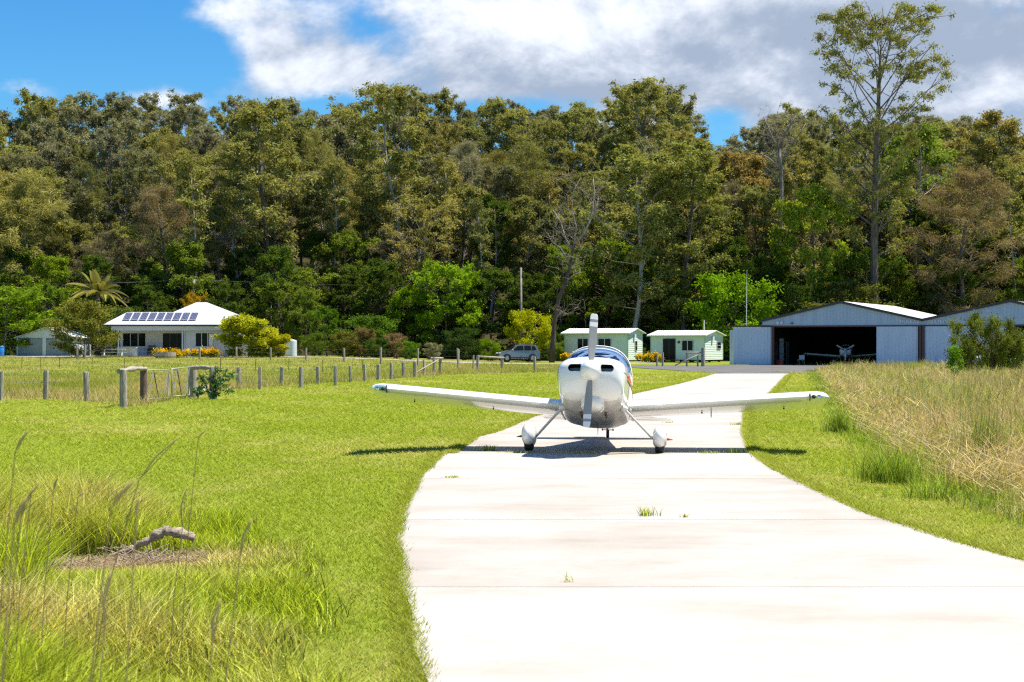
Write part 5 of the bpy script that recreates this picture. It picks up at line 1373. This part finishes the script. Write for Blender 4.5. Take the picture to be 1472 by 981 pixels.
ctint = r.random(nc)[idx] * .6 + .4 * np.clip(patchn(x, y, 1.1, 41), 0, 1)
blades_dir('tall_dry_grass', x, y, ghz(x, y) - .03, h, .0052 * (y / 14) ** .6, np.cos(a_) * lean_, np.sin(a_) * lean_, r, 'tall', dry, 4, .5, 'tall dry golden grass filling the right side of the taxiway')
# broken dead stalks
n = 45000; y = (11.0 ** .5 + r.random(n) * (100 ** .5 - 11.0 ** .5)) ** 2; e0 = tg(y); x = e0 + .5 + r.random(n) * (.4 * y + 2 - e0 + 1).clip(1)
blades('dead_stalks', x, y, ghz(x, y) + r.uniform(.05, .5, n), r.uniform(.02, .25, n), .0045 * (y / 14) ** .5, r.uniform(.2, .6, n), r, 'tall', np.clip(r.normal(size=n) * .15 + .9, 0, 1), 3, .3, 'pale broken stalks lying across the tall dry grass')
# paddock beyond the fence
n = 150000; y = (48 ** .2 + r.random(n) * (160 ** .2 - 48 ** .2)) ** 5; x = r.uniform(-.36, .12, n) * y; keep = (y > fy(x) - .3 + .25 * r.normal(size=n)) & (x < 8)
x, y = x[keep], y[keep]; n = len(x); dd = y - fy(x); pn = patchn(x, y, .35, 20)
dry = np.clip(.45 + (pn - .5) * 1.6 + r.normal(size=n) * .2 - .6 * sstep(25, 50, dd), 0, 1)
h = r.uniform(.15, .42, n) * (1.15 - .55 * sstep(15, 45, dd)) * (.6 + .8 * patchn(x, y, .8, 22))
blades('paddock_grass', x, y, ghz(x, y) - .02, h, .010 * (y / 60) ** .5, h * .6, r, 'pad', dry, 3, .6, 'rough half-dry pasture grass behind the post fence')
# long wild grass at the bottom left
n = 190000; y = 3.2 + 16.3 * r.random(n) ** .8; xb = np.interp(y, [4, 9.6, 12, 15, 17, 19.5], [-.6, -1.3, -1.55, -2.0, -2.9, -3.9]); xl = -.36 * y - .6; x = xl + r.random(n) * (xb + .5 - xl)
den = 1 - sstep(-.25, .35, x - xb + .15 * np.sin(y * 2.1)); keep = (r.random(n) < den) & (r.random(n) < 1 - sstep(17, 19.5, y + .7 * np.sin(x * 1.7)))
hol = np.exp(-(((x + 3.25) / .75) ** 2 + ((y - 14.4) / .9) ** 2)); keep &= r.random(n) > hol * .95 * (.55 + .6 * (patchn(x, y, 2.6, 77) > .42))
x, y = x[keep], y[keep]; n = len(x)
h = (.20 + .38 * (1 - sstep(-1.3, -.1, x - np.interp(y, [4, 9.6, 12, 15, 17, 19.5], [-.7, -1.5, -1.75, -2.15, -2.9, -3.9])))) * (.6 + .8 * patchn(x, y, 2.2, 30)) * r.uniform(.6, 1.25, n)
h *= (1 - .85 * np.exp(-(((x + 3.2) / .95) ** 2 + ((y - 14.1) / 1.15) ** 2)))
pxb = 736 + x * F / y; hm = 1.87 - (808 - 497) * y / F; lim = (pxb > 45) & (pxb < 300) & (y < 15.4)
h = np.where(lim, np.minimum(h, np.maximum(.05, hm) * r.uniform(.6, 1.05, n)), h)
dry = np.clip(.06 + (patchn(x, y, 1.8, 31) - .5) * .9 + r.normal(size=n) * .2 + .9 * np.exp(-(((x + 3.7) / 1.2) ** 2 + ((y - 14.2) / .9) ** 2)), 0, 1)
blades('wild_grass', x, y, ghz(x, y) - .01, h, r.uniform(.003, .0085, n), h * r.uniform(.1, .9, n), r, 'wild', dry, 4, .9, 'long fresh green wild grass in the bottom left corner', wind=(.02, 0))


n = 11000; x = -3.3 + r.normal(size=n) * .55; y = 14.4 + r.normal(size=n) * .6; keep = (y > 12.9) & (y < 16.2) & (x < -2.3) & (patchn(x, y, 2.6, 77) > .38); x, y = x[keep], y[keep]; n = len(x)
blades('dead_thatch', x, y, ghz(x, y), r.uniform(.02, .09, n), r.uniform(.003, .006, n), r.uniform(.08, .28, n), r, 'thatch', np.clip(.85 + r.normal(size=n) * .2, 0, 1), 3, .3, label='matted brown dead grass around the driftwood log')
# tufts and weeds, one thing each
def tuft(px, py, lb, n, h, rad_, dry, name='grass_tuft', m='wild', Y=None, w=.004, lean=.6, cat='grass tuft', seed=0):
    Y = Y or YG(py); x0 = X(px, Y); rr = np.random.default_rng(int(px * 7 + py))
    x = x0 + rr.normal(size=n) * rad_; y = Y + rr.normal(size=n) * rad_ * .5; hh = rr.uniform(.4, 1.1, n) * h
    o = blades(name, x - x0, y - Y, ghz(x, y) * 0, hh, w * (Y / 14) ** .5, hh * lean * rr.uniform(.2, 1.3, n), rr, m, np.clip(dry + rr.normal(size=n) * .15, 0, 1), 4, .9)
    o.location = (x0, Y, 0.0 if le(Y) < x0 < re_(Y) else gh(x0, Y) - .01); tag(o, lb, cat)
    return o


tuft(930, 742, 'largest green weed tuft growing from the slab joint, right of centre', 60, .13, .055, .1)
tuft(984, 744, 'tiny dry tuft on the same slab joint, right of the largest weed', 24, .05, .025, .6)
tuft(818, 837, 'sparse yellowish grass sprig lying on the near concrete slab', 14, .10, .03, .5, lean=1.5)
tuft(648, 687, 'flat green tuft near the left edge of the concrete', 60, .05, .07, .3)
tuft(702, 648, 'yellow-green weed clump left of the left aeroplane wheel', 160, .13, .10, .75)
tuft(840, 652, 'dark low weed line under the aeroplane nose', 120, .04, .2, .4)
tuft(1055, 651, 'green weed clump right of the right aeroplane wheel', 150, .10, .10, .15)
tuft(1020, 652, 'thin green weeds on the joint between wheel and right-hand clump', 60, .06, .10, .2)
tuft(962, 608, 'small faint weed on the concrete behind the right wing', 30, .09, .05, .3)
tuft(1061, 611, 'small green weed beneath the right wing near the grass edge', 50, .08, .09, .2)
tuft(745, 651, 'low weed strip joining the left aeroplane wheel and the yellow clump', 140, .05, .2, .5)
tuft(1335 - 53, 690, 'vivid green grass tussock at the edge of the dry grass', 420, .62, .17, .02, m='tall')
tuft(1262, 684, 'vivid green tussock left of the larger one at the dry grass edge', 300, .5, .15, .05, m='tall')
tuft(1338, 712, 'light green tussock lower down on the dry grass edge', 260, .36, .2, .1, m='tall')
tuft(1206, 616, 'dark green reed clump beside the right wing tip', 300, .75, .18, .05, m='tall')
tuft(1413, 655, 'dark bluish seedy weed standing up in the dry grass', 90, 1.35, .07, .1, m='tall', lean=.15, Y=25)
tuft(200, 745, 'dark green tussock behind the driftwood log', 420, .42, .28, .02, Y=16.5)
tuft(232, 748, 'bright green tussock right of the dark tussock behind the log', 380, .34, .22, .0, Y=16.0)
# seed heads on long stems
rr = np.random.default_rng(55)
SH = [(22, 650, 42, 618, 5.5), (200, 690, 258, 628, 7.5), (285, 630, 297, 618, 9), (45, 710, 57, 696, 8), (77, 706, 84, 685, 8), (20, 760, 38, 715, 3.9), (160, 730, 195, 690, 4.2), (30, 745, 50, 700, 5.5), (196, 745, 201, 715, 4.5), (112, 715, 122, 708, 8), (262, 760, 268, 700, 9), (345, 800, 362, 745, 5.5), (150, 900, 160, 820, 3.8), (305, 930, 318, 860, 4.2)]
root = empty('seed_stems', (0, 0, 0), 0, None)
bpy.data.objects.remove(root)
nm = ['bent brown seed head at far left above the mown lawn', 'long brown seed head arching over the driftwood log', 'small seed head highest above the log tussock', 'dark seed head left of the twig, low', 'dark upright seed head between twig and left edge', 'blurred brown seed head close to the left edge', 'blurred tan seed head left of the log twig', 'slim seed head beside the blurred left one',
      'short blurred seed head just above the log', 'tiny seed head touching the pointed twig', 'thin seed head right above the log end', 'faint seed head right of the log in long grass', 'blurred tan stem below the log', 'blurred olive stem nearest the mown grass']
for (x0, y0, x1, y1, Y), lb in zip(SH, nm):
    a = np.array([X(x0, Y), Y, Z(y0, Y)]); c = np.array([X(x1, Y), Y, Z(y1, Y)]); g = gh(a[0], Y); d = c - a
    foot = np.array([a[0] - d[0] * 1.2 - .05, Y, g]); root = empty('seeding_grass', foot, 0, lb, 'grass stem', 'seeding grass stems in the long grass')
    MB().tube([(0, 0, 0), (a - foot) * [.45, 1, .6], a - foot, c - foot], [.0022, .002, .0016, .001], 4).build('stem', 'twig', root)
    b = MB(); m1 = (a + c) / 2 + np.array([-.08 * d[2], 0, .04 * abs(d[0])]) - foot
    b.tube([a - foot, (a - foot) * .6 + m1 * .4, m1, (c - foot) * .7 + m1 * .3, c - foot], [.001, .0032, .0038, .0028, .001], 6); b.build('seed_head', 'seed', root, smooth=True)

# driftwood log, twigs
def PG(px, py, Y, dz=0): return np.array([X(px, Y), Y, Z(py, Y)])
Yl = 15.1; base = np.array([X(215, Yl), Yl, gh(X(215, Yl), Yl)])
root = empty('driftwood_log', base, 0, 'weathered forked driftwood log lying in the long grass', 'log')
def rel(px, py, dy=0): return PG(px, py, Yl + dy) - base
def knobby(b, pts, rad_, n=10, seed=1):
    r9 = random.Random(seed); P_ = []; Rr = []
    for (p, q, ra, rb_) in zip(pts[:-1], pts[1:], rad_[:-1], rad_[1:]):
        for k in range(4): t = k / 4; P_.append(np.array(p) * (1 - t) + np.array(q) * t + np.array([0, r9.uniform(-.006, .006), r9.uniform(-.008, .008)])); Rr.append((ra * (1 - t) + rb_ * t) * r9.uniform(.72, 1.28))
    P_.append(np.array(pts[-1])); Rr.append(rad_[-1]); b.tube(P_, Rr, n)
b = MB(); knobby(b, [rel(158, 800), rel(185, 791), rel(205, 781), rel(222, 772), rel(236, 764), rel(252, 766), rel(280, 774)], [.014, .028, .036, .042, .044, .042, .036]); b.build('trunk', 'drift', root, smooth=50)
b = MB(); knobby(b, [rel(236, 766, .05), rel(256, 762, .1), rel(278, 768, .12)], [.022, .026, .016], 8, 2); b.build('branch', 'drift', root, smooth=50)
b = MB(); knobby(b, [rel(150, 801), rel(170, 797), rel(192, 790)], [.006, .012, .016], 6, 3); b.build('branch', 'drift', root, smooth=50)
b = MB(); knobby(b, [rel(139, 787), rel(160, 788), rel(182, 787)], [.004, .006, .009], 5, 4); b.build('branch', 'drift', root, smooth=50)
b = MB(); knobby(b, [rel(233, 760), rel(240, 757), rel(246, 763)], [.01, .02, .01], 5, 5); b.build('branch', 'drift', root, smooth=50)
base = np.array([X(165, 17.0), 17.0, gh(X(165, 17.0), 17.0)]); root = empty('stick', base, 0, 'dark curved stick standing upright left of the log', 'stick')
pts = [np.array([X(a, 17.0), 17.0 + k * .05, Z(c, 17.0)]) - base for k, (a, c) in enumerate([(166, 765), (163, 755), (155, 737), (147, 720), (138, 708), (115, 692)])]; pts[0][2] = -.02
MB().tube(pts, [.016, .014, .012, .011, .009, .004], 6).build('stem', 'twig', root, smooth=True); MB().tube([pts[1], pts[1] + [-.06, .02, .12]], [.01, .004], 5).build('side_twig', 'drift', root)
rt = random.Random(4)
for i, (px, py, lb) in enumerate([(60, 815, 'broken grey branch bits low at the left of the log'), (85, 800, 'splayed pale sticks midway between the left edge and the log'), (200, 812, 'tangle of fine pale twigs beneath the log')]):
    Y = 14.4 + .2 * i; x0 = X(px, Y); root = empty('twig_pile', (x0, Y, gh(x0, Y)), 0, lb, 'twigs'); b = MB()
    for k in range(26): a = rt.uniform(0, 6.28); p = np.array([rt.gauss(0, .12), rt.gauss(0, .1), rt.uniform(.01, .06)]); L_ = rt.uniform(.08, .3); b.tube([p, p + np.array([math.cos(a) * L_, math.sin(a) * L_ * .6, rt.uniform(-.03, .14)])], [.006, .003], 4)
    b.build('twigs', 'drift', root)
for i, (px, py, s_, lb) in enumerate([(779, 532, .28, 'left brown rock on the grass right of the fence end post'), (788, 531.5, .3, 'right brown rock on the grass, nearest the dead tree')]):
    Y = YG(py); b = MB(); b.blob((0, 0, .08), (s_ * 1.3, s_, .16), 12, 7, .2); o = b.build('rock', 'stone', None, smooth=True); o.location = (X(px, Y), Y, -.02); tag(o, lb, 'rock')

# ================================================================ fences
def post(b_, h, r0, seed):
    r9 = random.Random(seed); ph = r9.uniform(0, 6)
    rr_ = [[(r0 * (1 + .10 * math.sin(3 * t + ph) + r9.uniform(-.03, .03)) * math.cos(t), r0 * (1 + .1 * math.cos(2 * t + ph)) * math.sin(t), z) for t in [2 * math.pi * k / 10 for k in range(10)]] for z in (-.1, h * .3, h * .6, h * .9)]
    rr_.append([(x_ * .9, y_ * .9, h + r9.uniform(-.015, .015)) for x_, y_, z_ in rr_[-1]]); b_.loft(rr_)


def fence(name, label, posts, m='wood', r0=.085, wires=3, wr=.004, ht=None, steel=False, extra=True):
    p0 = posts[0]; Y0 = p0[2] if len(p0) > 3 else YG(p0[1]); x0 = X(p0[0], Y0)
    root = empty('fence', (x0, Y0, 0), 0, label, 'fence'); P_ = []
    for i, p in enumerate(posts):
        px, pb, Y, pt_ = p[0], p[1], (p[2] if len(p) > 3 else YG(p[1])), p[-1]
        x = X(px, Y); g = gh(x, Y); h = max(.5, Z(pt_, Y) - g); b = MB()
        if steel: b.box(-.02, .02, -.004, .004, -.1, h); b.box(-.004, .004, -.022, .0, -.1, h)
        else: post(b, h, r0 * random.uniform(.88, 1.15), i)
        o = b.build('post', m, root, smooth=40); o.location = (x - x0, Y - Y0, g); o.rotation_euler = (R(random.uniform(-2, 2)), R(random.uniform(-2, 2)), random.uniform(0, 3)); P_.append((x - x0, Y - Y0, g, h))
    for w in range(wires):
        f = .30 + .6 * w / max(1, wires - 1); b = MB()
        b.tube([(x, y, g + h * f) for x, y, g, h in P_], wr, 3, False); b.build('strand', 'wire', root)
    return root, P_, (x0, Y0)


fence('fence', 'weathered timber post fence left of the double gate', [(-62, 568, 534), (-30, 570, 534), (1, 573, 534), (65, 572, 533), (125, 574, 535)])
# gateway
gw_ = empty('fence', (X(177, 51), 51, 0), 0, 'timber strainer posts with top rails on both sides of the gate', 'fence'); gx_, gy_ = X(177, 51), 51.0
GP = [(177, 51.0, 532, .105, 'wood'), (206, 56, 529, .11, 'wood_red'), (277, 60, 527.5, .15, 'wood'), (305, 58.5, 529, .09, 'wood')]
for i, (px, Y, pt_, r_, m_) in enumerate(GP):
    x = X(px, Y); g = gh(x, Y); b = MB(); post(b, Z(pt_, Y) - g, r_, 50 + i); o = b.build('post', m_, gw_, smooth=40); o.location = (x - gx_, Y - gy_, g)
for (a, c) in ((0, 1), (2, 3)):
    A = np.array([X(GP[a][0], GP[a][1]) - gx_ - .12, GP[a][1] - gy_, Z(GP[a][2] + 1.8, GP[a][1])]); C_ = np.array([X(GP[c][0], GP[c][1]) - gx_ + .08, GP[c][1] - gy_, Z(GP[c][2] + 1.2, GP[c][1])])
    b = MB(); knobby(b, [A, A * .7 + C_ * .3 + [0, 0, .02], A * .3 + C_ * .7 + [0, 0, .03], C_], [.07, .075, .068, .06], 8, 7 + a); b.build('top_rail', 'wood', gw_, smooth=50)


def gate(px0, Y0, t0, px1, Y1, t1, lb):
    A = np.array([X(px0, Y0), Y0, Z(t0, Y0)]); C_ = np.array([X(px1, Y1), Y1, Z(t1, Y1)]); g = gh(A[0], Y0) + .12; root = empty('gate', (A[0], A[1], g), 0, lb, 'gate')
    L_ = C_ - A; at_ = lambda t, f: np.array([L_[0] * t, L_[1] * t, (A[2] + L_[2] * t - g) * f])
    MB().tube([at_(0, 0), at_(0, 1), at_(1, 1), at_(1, 0), at_(0, 0)], .022, 6).build('tube_frame', 'galv', root, smooth=True)
    for k, (a, c) in enumerate(((.05, .3), (.55, .3), (.75, 1.0))): MB().tube([at_(a, .0), at_(c, 1)], .018, 5).build('brace', 'galv' if k != 1 else 'rust', root)
    for f in (.25, .5, .75): MB().tube([at_(0, f), at_(1, f)], .004, 3).build('wire', 'wire', root)


gate(211, 56.3, 531.5, 242, 58, 532.5, 'left leaf of the sagging tube gate, hung on the reddish post')
gate(247, 58.2, 530.5, 272, 59.6, 528, 'right leaf of the tube gate, hung on the thick flared post')
b_, P_, o_ = fence('fence', 'long row of weathered posts receding behind the left wing', [(343, 558, 528), (374, 559, 528), (405, 554, 528), (432, 557.5, 528), (457, 552, 527), (482, 554, 526), (504, 549, 526), (524.5, 548.5, 524), (544, 547, 524), (562, 545.5, 522), (579.5, 542, 521), (596, 542.5, 520), (610, 540.5, 518), (623.5, 538.5, 514), (633, 537.5, 514)], r0=.085)
pq = [np.array(p[:3]) + [0, 0, p[3] - .05] for p in (P_[-2], P_[-1])]
MB().tube([pq[0] + [-.15, 0, 0], pq[1] + [.15, 0, 0]], [.06, .06], 8).build('top_rail', 'wood', b_, smooth=True)
MB().tube([np.array(P_[-1][:3]) + [0, -.1, .95], np.array(P_[-4][:3]) + [0, -.1, .25]], [.032, .028], 7).build('brace_rail', 'wood', b_, smooth=True)
b2, P2, o2 = fence('fence', 'timber posts and rail in front of the silver car', [(686, 534, 511), (722, 533.5, 513), (769, 535.5, 513)], r0=.10, wires=0)
pq = [np.array(p[:3]) + [0, 0, p[3] - .08] for p in (P2[0], P2[1])]
MB().tube([pq[0], pq[1] + [.12, 0, 0]], [.07, .06], 8).build('top_rail', 'wood', b2, smooth=True)
fence('fence', 'two slim posts with a sagging wire between the end frame and the car fence', [(658.5, 529, 124, 501), (680, 533, 122, 511)], r0=.07, wires=2)
fence('fence', 'widely spaced tall posts along the gravel driveway', [(111, 514, 150, 496), (122, 514, 150, 496), (287, 516, 150, 499), (340, 516, 150, 499), (389, 516, 149, 500), (440, 517, 148, 500), (495, 518, 146, 501), (547.5, 519, 142, 500), (601, 520, 138, 501), (659, 522, 132, 502)], r0=.08, wires=3)
fence('fence', 'thin rusty star pickets crossing the rough paddock', [(31, 529, 122, 513), (58, 529, 122, 514), (86, 529, 122, 515), (132, 530, 120, 515), (179, 530, 120, 515), (317, 532, 116, 515), (367, 532, 115, 516), (415, 533, 113, 516), (464, 533, 111, 517), (521, 534, 109, 517)], 'rust', steel=True, wires=3)
fence('fence', 'short slim posts right of the yellow cabin shrub', [(944.5, 528, 148, 508), (952.5, 528, 147, 507)], r0=.07, wires=0)
# rail frame in front of cabin 2
Yf = 146.0; root = empty('rail_frame', (X(987, Yf), Yf, gh(X(987, Yf), Yf)), 0, 'timber hitching frame with a diagonal brace before the second cabin', 'rail'); xr = X(1010.5, Yf) - X(987, Yf)
for x, r_ in ((0, .07), (xr - .45, .07)): b = MB(); post(b, 1.15, r_, 3); b.build('post', 'wood', root, smooth=40).location = (x, 0, 0)
b = MB(); post(b, 1.6, .17, 8); b.build('post', 'wood', root, smooth=40).location = (xr, 0, 0)
MB().tube([(-.1, 0, 1.15), (xr, 0, 1.2)], .06, 8).build('rail', 'wood', root, smooth=True); MB().tube([(-1.0, -.1, .1), (xr - .4, -.1, 1.0)], .05, 7).build('brace', 'wood', root, smooth=True)
# power pole and lines, second pole, antenna
Yp = 190.0; root = empty('power_pole', P3(279, Yp), 0, 'power pole with a short crossarm behind the farmhouse', 'power pole'); hp = Z(402, Yp) - root.location.z
MB().tube([(0, 0, 0), (0, 0, hp)], [.2, .16], 10).build('pole', 'wood', root, smooth=True); MB().box(-.9, .9, -.06, .06, hp - .35, hp - .22).build('crossarm', 'wood', root)
for x in (-.8, -.3, .3, .8): MB().lathe([(.03, 0), (.07, .04), (.05, .1), (.07, .14), (.02, .2)], 8, 'z', (x, 0, hp - .22)).build('insulator', 'plasticw', root)
b = MB()
for x in (-.3, .3):
    zt_ = root.location.z + hp - .02; xp = X(279, Yp)
    b.tube([(xp + x, Yp, zt_), (xp - 12, Yp - 1, zt_ - .55), (xp - 28, Yp - 3, zt_ - .5), (xp - 50, Yp - 5, zt_ + .2)], .013, 4, False); b.tube([(xp + x, Yp, zt_), (xp + 10, Yp, zt_ - .45), (xp + 22, Yp, zt_ - .7), (xp + 45, Yp + 2, zt_ - .2)], .013, 4, False)
tag(b.build('power_line', 'wire'), 'thin power line strung across the trees behind the farmhouse', 'power line')
root = empty('power_pole', P3(749, 186), 0, 'slim pale pole standing behind the round lime green tree', 'power pole'); hp = Z(385, 186) - root.location.z
MB().tube([(0, 0, 0), (0, 0, hp)], [.16, .11], 10).build('pole', 'barkgrey', root, smooth=True); MB().box(-.35, .35, -.05, .05, hp - .5, hp - .4).build('crossarm', 'wood', root)
root = empty('radio_mast', P3(1073, 165), 0, 'thin white radio mast between the second cabin and the hangar', 'mast'); hp = Z(388, 165) - root.location.z
MB().tube([(0, 0, 0), (0, 0, hp * .6), (.05, 0, hp)], [.05, .035, .012], 6).build('mast_tube', 'plasticw', root); MB().box(-.08, .08, -.08, .08, 0, .3).build('mast_base', 'rust', root)

# ================================================================ sky, sun, camera
SUN = Vector((.42, .06, 1)).normalized()
el = math.asin(SUN.z)
w = bpy.data.worlds.new('World'); sc.world = w; w.use_nodes = True; nt = w.node_tree; N, L = nt.nodes, nt.links; N.clear()
tc = N.new('ShaderNodeTexCoord')
sk = N.new('ShaderNodeTexSky'); sk.sky_type = 'NISHITA'; sk.sun_disc = False; sk.sun_elevation = el; sk.sun_rotation = math.atan2(SUN.x, SUN.y); sk.altitude = 50; sk.air_density = 1.0; sk.dust_density = .3; sk.ozone_density = 2.5
sep = N.new('ShaderNodeSeparateXYZ'); L.new(tc.outputs['Generated'], sep.inputs[0])
def math_(op, a, b=None, c=None, clamp=False):
    m_ = N.new('ShaderNodeMath'); m_.operation = op; m_.use_clamp = clamp
    for i, v in enumerate((a, b, c)):
        if v is None: continue
        if isinstance(v, (int, float)): m_.inputs[i].default_value = v
        else: L.new(v, m_.inputs[i])
    return m_.outputs[0]
az = math_('ARCTAN2', sep.outputs[0], sep.outputs[1]); elv = math_('ARCSINE', sep.outputs[2])
cmb = N.new('ShaderNodeCombineXYZ'); L.new(az, cmb.inputs[0]); L.new(math_('MULTIPLY', elv, 1.5), cmb.inputs[1])
def noise(s, d=7, rough=.55, off=(0, 0, 0), dist=0):
    mp = N.new('ShaderNodeMapping'); mp.inputs['Location'].default_value = off; L.new(cmb.outputs[0], mp.inputs[0])
    n_ = N.new('ShaderNodeTexNoise'); n_.inputs['Scale'].default_value = s; n_.inputs['Detail'].default_value = d; n_.inputs['Roughness'].default_value = rough; n_.inputs['Distortion'].default_value = dist
    L.new(mp.outputs[0], n_.inputs[0]); return n_
def gauss(px, py, sx, sy, amp):
    u, v = math.atan((px - 736) / F), math.atan((HZ - py) / F); sx, sy = sx / F, sy / F
    a = math_('DIVIDE', math_('SUBTRACT', az, u), sx); b_ = math_('DIVIDE', math_('SUBTRACT', elv, v), sy)
    q = math_('ADD', math_('MULTIPLY', a, a), math_('MULTIPLY', b_, b_))
    return math_('MULTIPLY', math_('EXPONENT', math_('MULTIPLY', q, -1)), amp)
def total(lst):
    s_ = lst[0]
    for q in lst[1:]: s_ = math_('ADD', s_, q)
    return s_
o1 = (3.1, 1.7, 0); up = (-.006, -.017, 0)
nA = noise(6.5, 9, .62, o1, .25).outputs[0]; nA2 = noise(6.5, 9, .62, tuple(a + b_ for a, b_ in zip(o1, up)), .25).outputs[0]
nB = noise(26, 7, .6, (.4, 5.2, 0), .2).outputs[0]; nC = noise(3.5, 4, .5, (7.3, 2.2, 0)).outputs[0]
cov = total([math_('MULTIPLY', math_('SUBTRACT', nA, .5), 2.3), math_('MULTIPLY', math_('SUBTRACT', nB, .5), .9)]
            + [gauss(*g) for g in ((700, 20, 330, 130, .62), (1000, 60, 330, 130, .66), (1350, 70, 300, 170, .78), (430, 105, 95, 75, .60), (320, 25, 85, 28, .52), (245, 152, 60, 16, .42), (25, 140, 50, 16, .5), (1140, 150, 80, 26, .5), (620, 110, 160, 40, .3),
                                   (100, 60, 190, 95, -.55), (1035, 175, 50, 45, -.75), (650, 160, 260, 20, -.5), (470, 180, 60, 30, -.35), (520, 60, 60, 30, -.2), (300, 105, 60, 28, -.3))])
covm = N.new('ShaderNodeMapRange'); covm.interpolation_type = 'SMOOTHSTEP'; covm.inputs[1].default_value = .0; covm.inputs[2].default_value = .68; L.new(cov, covm.inputs[0])
lit = total([math_('MULTIPLY', math_('SUBTRACT', nA, nA2), 4.2), math_('MULTIPLY', math_('SUBTRACT', nB, .5), .7), math_('MULTIPLY', math_('SUBTRACT', nC, .5), 1.0)]
            + [gauss(*g) for g in ((860, 30, 190, 55, .75), (700, 20, 120, 35, .3), (1090, 95, 60, 26, .6), (1130, 145, 70, 28, .6), (1430, 145, 80, 34, .7), (1250, -5, 320, 24, .55), (430, 110, 90, 75, .50), (320, 28, 90, 35, .5), (245, 150, 60, 18, .5), (25, 140, 50, 16, .6), (1290, 80, 220, 45, -.25), (1000, 140, 130, 30, -.2), (620, 70, 110, 50, .12))])
lm = N.new('ShaderNodeMapRange'); lm.interpolation_type = 'SMOOTHSTEP'; lm.inputs[1].default_value = -.30; lm.inputs[2].default_value = 1.15; L.new(lit, lm.inputs[0])
cc = N.new('ShaderNodeMix'); cc.data_type = 'RGBA'; L.new(lm.outputs[0], cc.inputs[0]); cc.inputs[6].default_value = (*SKYD, 1); cc.inputs[7].default_value = (*SKYL, 1)
hs_ = N.new('ShaderNodeHueSaturation'); hs_.inputs['Saturation'].default_value = SKYSAT; hs_.inputs['Value'].default_value = SKYVAL; L.new(sk.outputs[0], hs_.inputs['Color'])
tn = N.new('ShaderNodeVectorMath'); tn.operation = 'MULTIPLY'; tn.inputs[1].default_value = SKYTINT; L.new(hs_.outputs[0], tn.inputs[0])
mx = N.new('ShaderNodeMix'); mx.data_type = 'RGBA'; L.new(covm.outputs[0], mx.inputs[0]); L.new(tn.outputs[0], mx.inputs[6]); L.new(cc.outputs[2], mx.inputs[7])
bg = N.new('ShaderNodeBackground'); bg.inputs[1].default_value = SKYSTR; L.new(mx.outputs[2], bg.inputs[0]); wo = N.new('ShaderNodeOutputWorld'); L.new(bg.outputs[0], wo.inputs[0])

sl = bpy.data.lights.new('sun', 'SUN'); sl.energy = 4.2; sl.angle = R(.5); sl.color = (1, .93, .81); so = bpy.data.objects.new('sun', sl); COL.objects.link(so)
so.rotation_euler = (-SUN).to_track_quat('-Z', 'Y').to_euler()
cam = bpy.data.cameras.new('camera'); co_ = bpy.data.objects.new('camera', cam); COL.objects.link(co_); sc.camera = co_
co_.location = (0, 0, H0); co_.rotation_euler = (R(90), 0, 0); cam.sensor_width = 36; cam.lens = 36 * F / 1472; cam.shift_y = 6.5 / 1472; cam.clip_end = 5000; cam.clip_start = .1
cam.dof.use_dof = True; cam.dof.focus_distance = 27.5; cam.dof.aperture_fstop = 7.5
vs_ = sc.view_settings; vs_.view_transform = 'Standard'; vs_.look = 'None'; vs_.gamma = 1; vs_.exposure = EXPO; vs_.use_curve_mapping = False
sc.cycles.max_bounces = 5; sc.cycles.transparent_max_bounces = 8; sc.cycles.diffuse_bounces = 2; sc.cycles.glossy_bounces = 3; sc.cycles.transmission_bounces = 4
sc.cycles.use_denoising = False; sc.cycles.filter_width = 1.25; sc.cycles.sample_clamp_indirect = 4; sc.cycles.caustics_reflective = False; sc.cycles.caustics_refractive = False
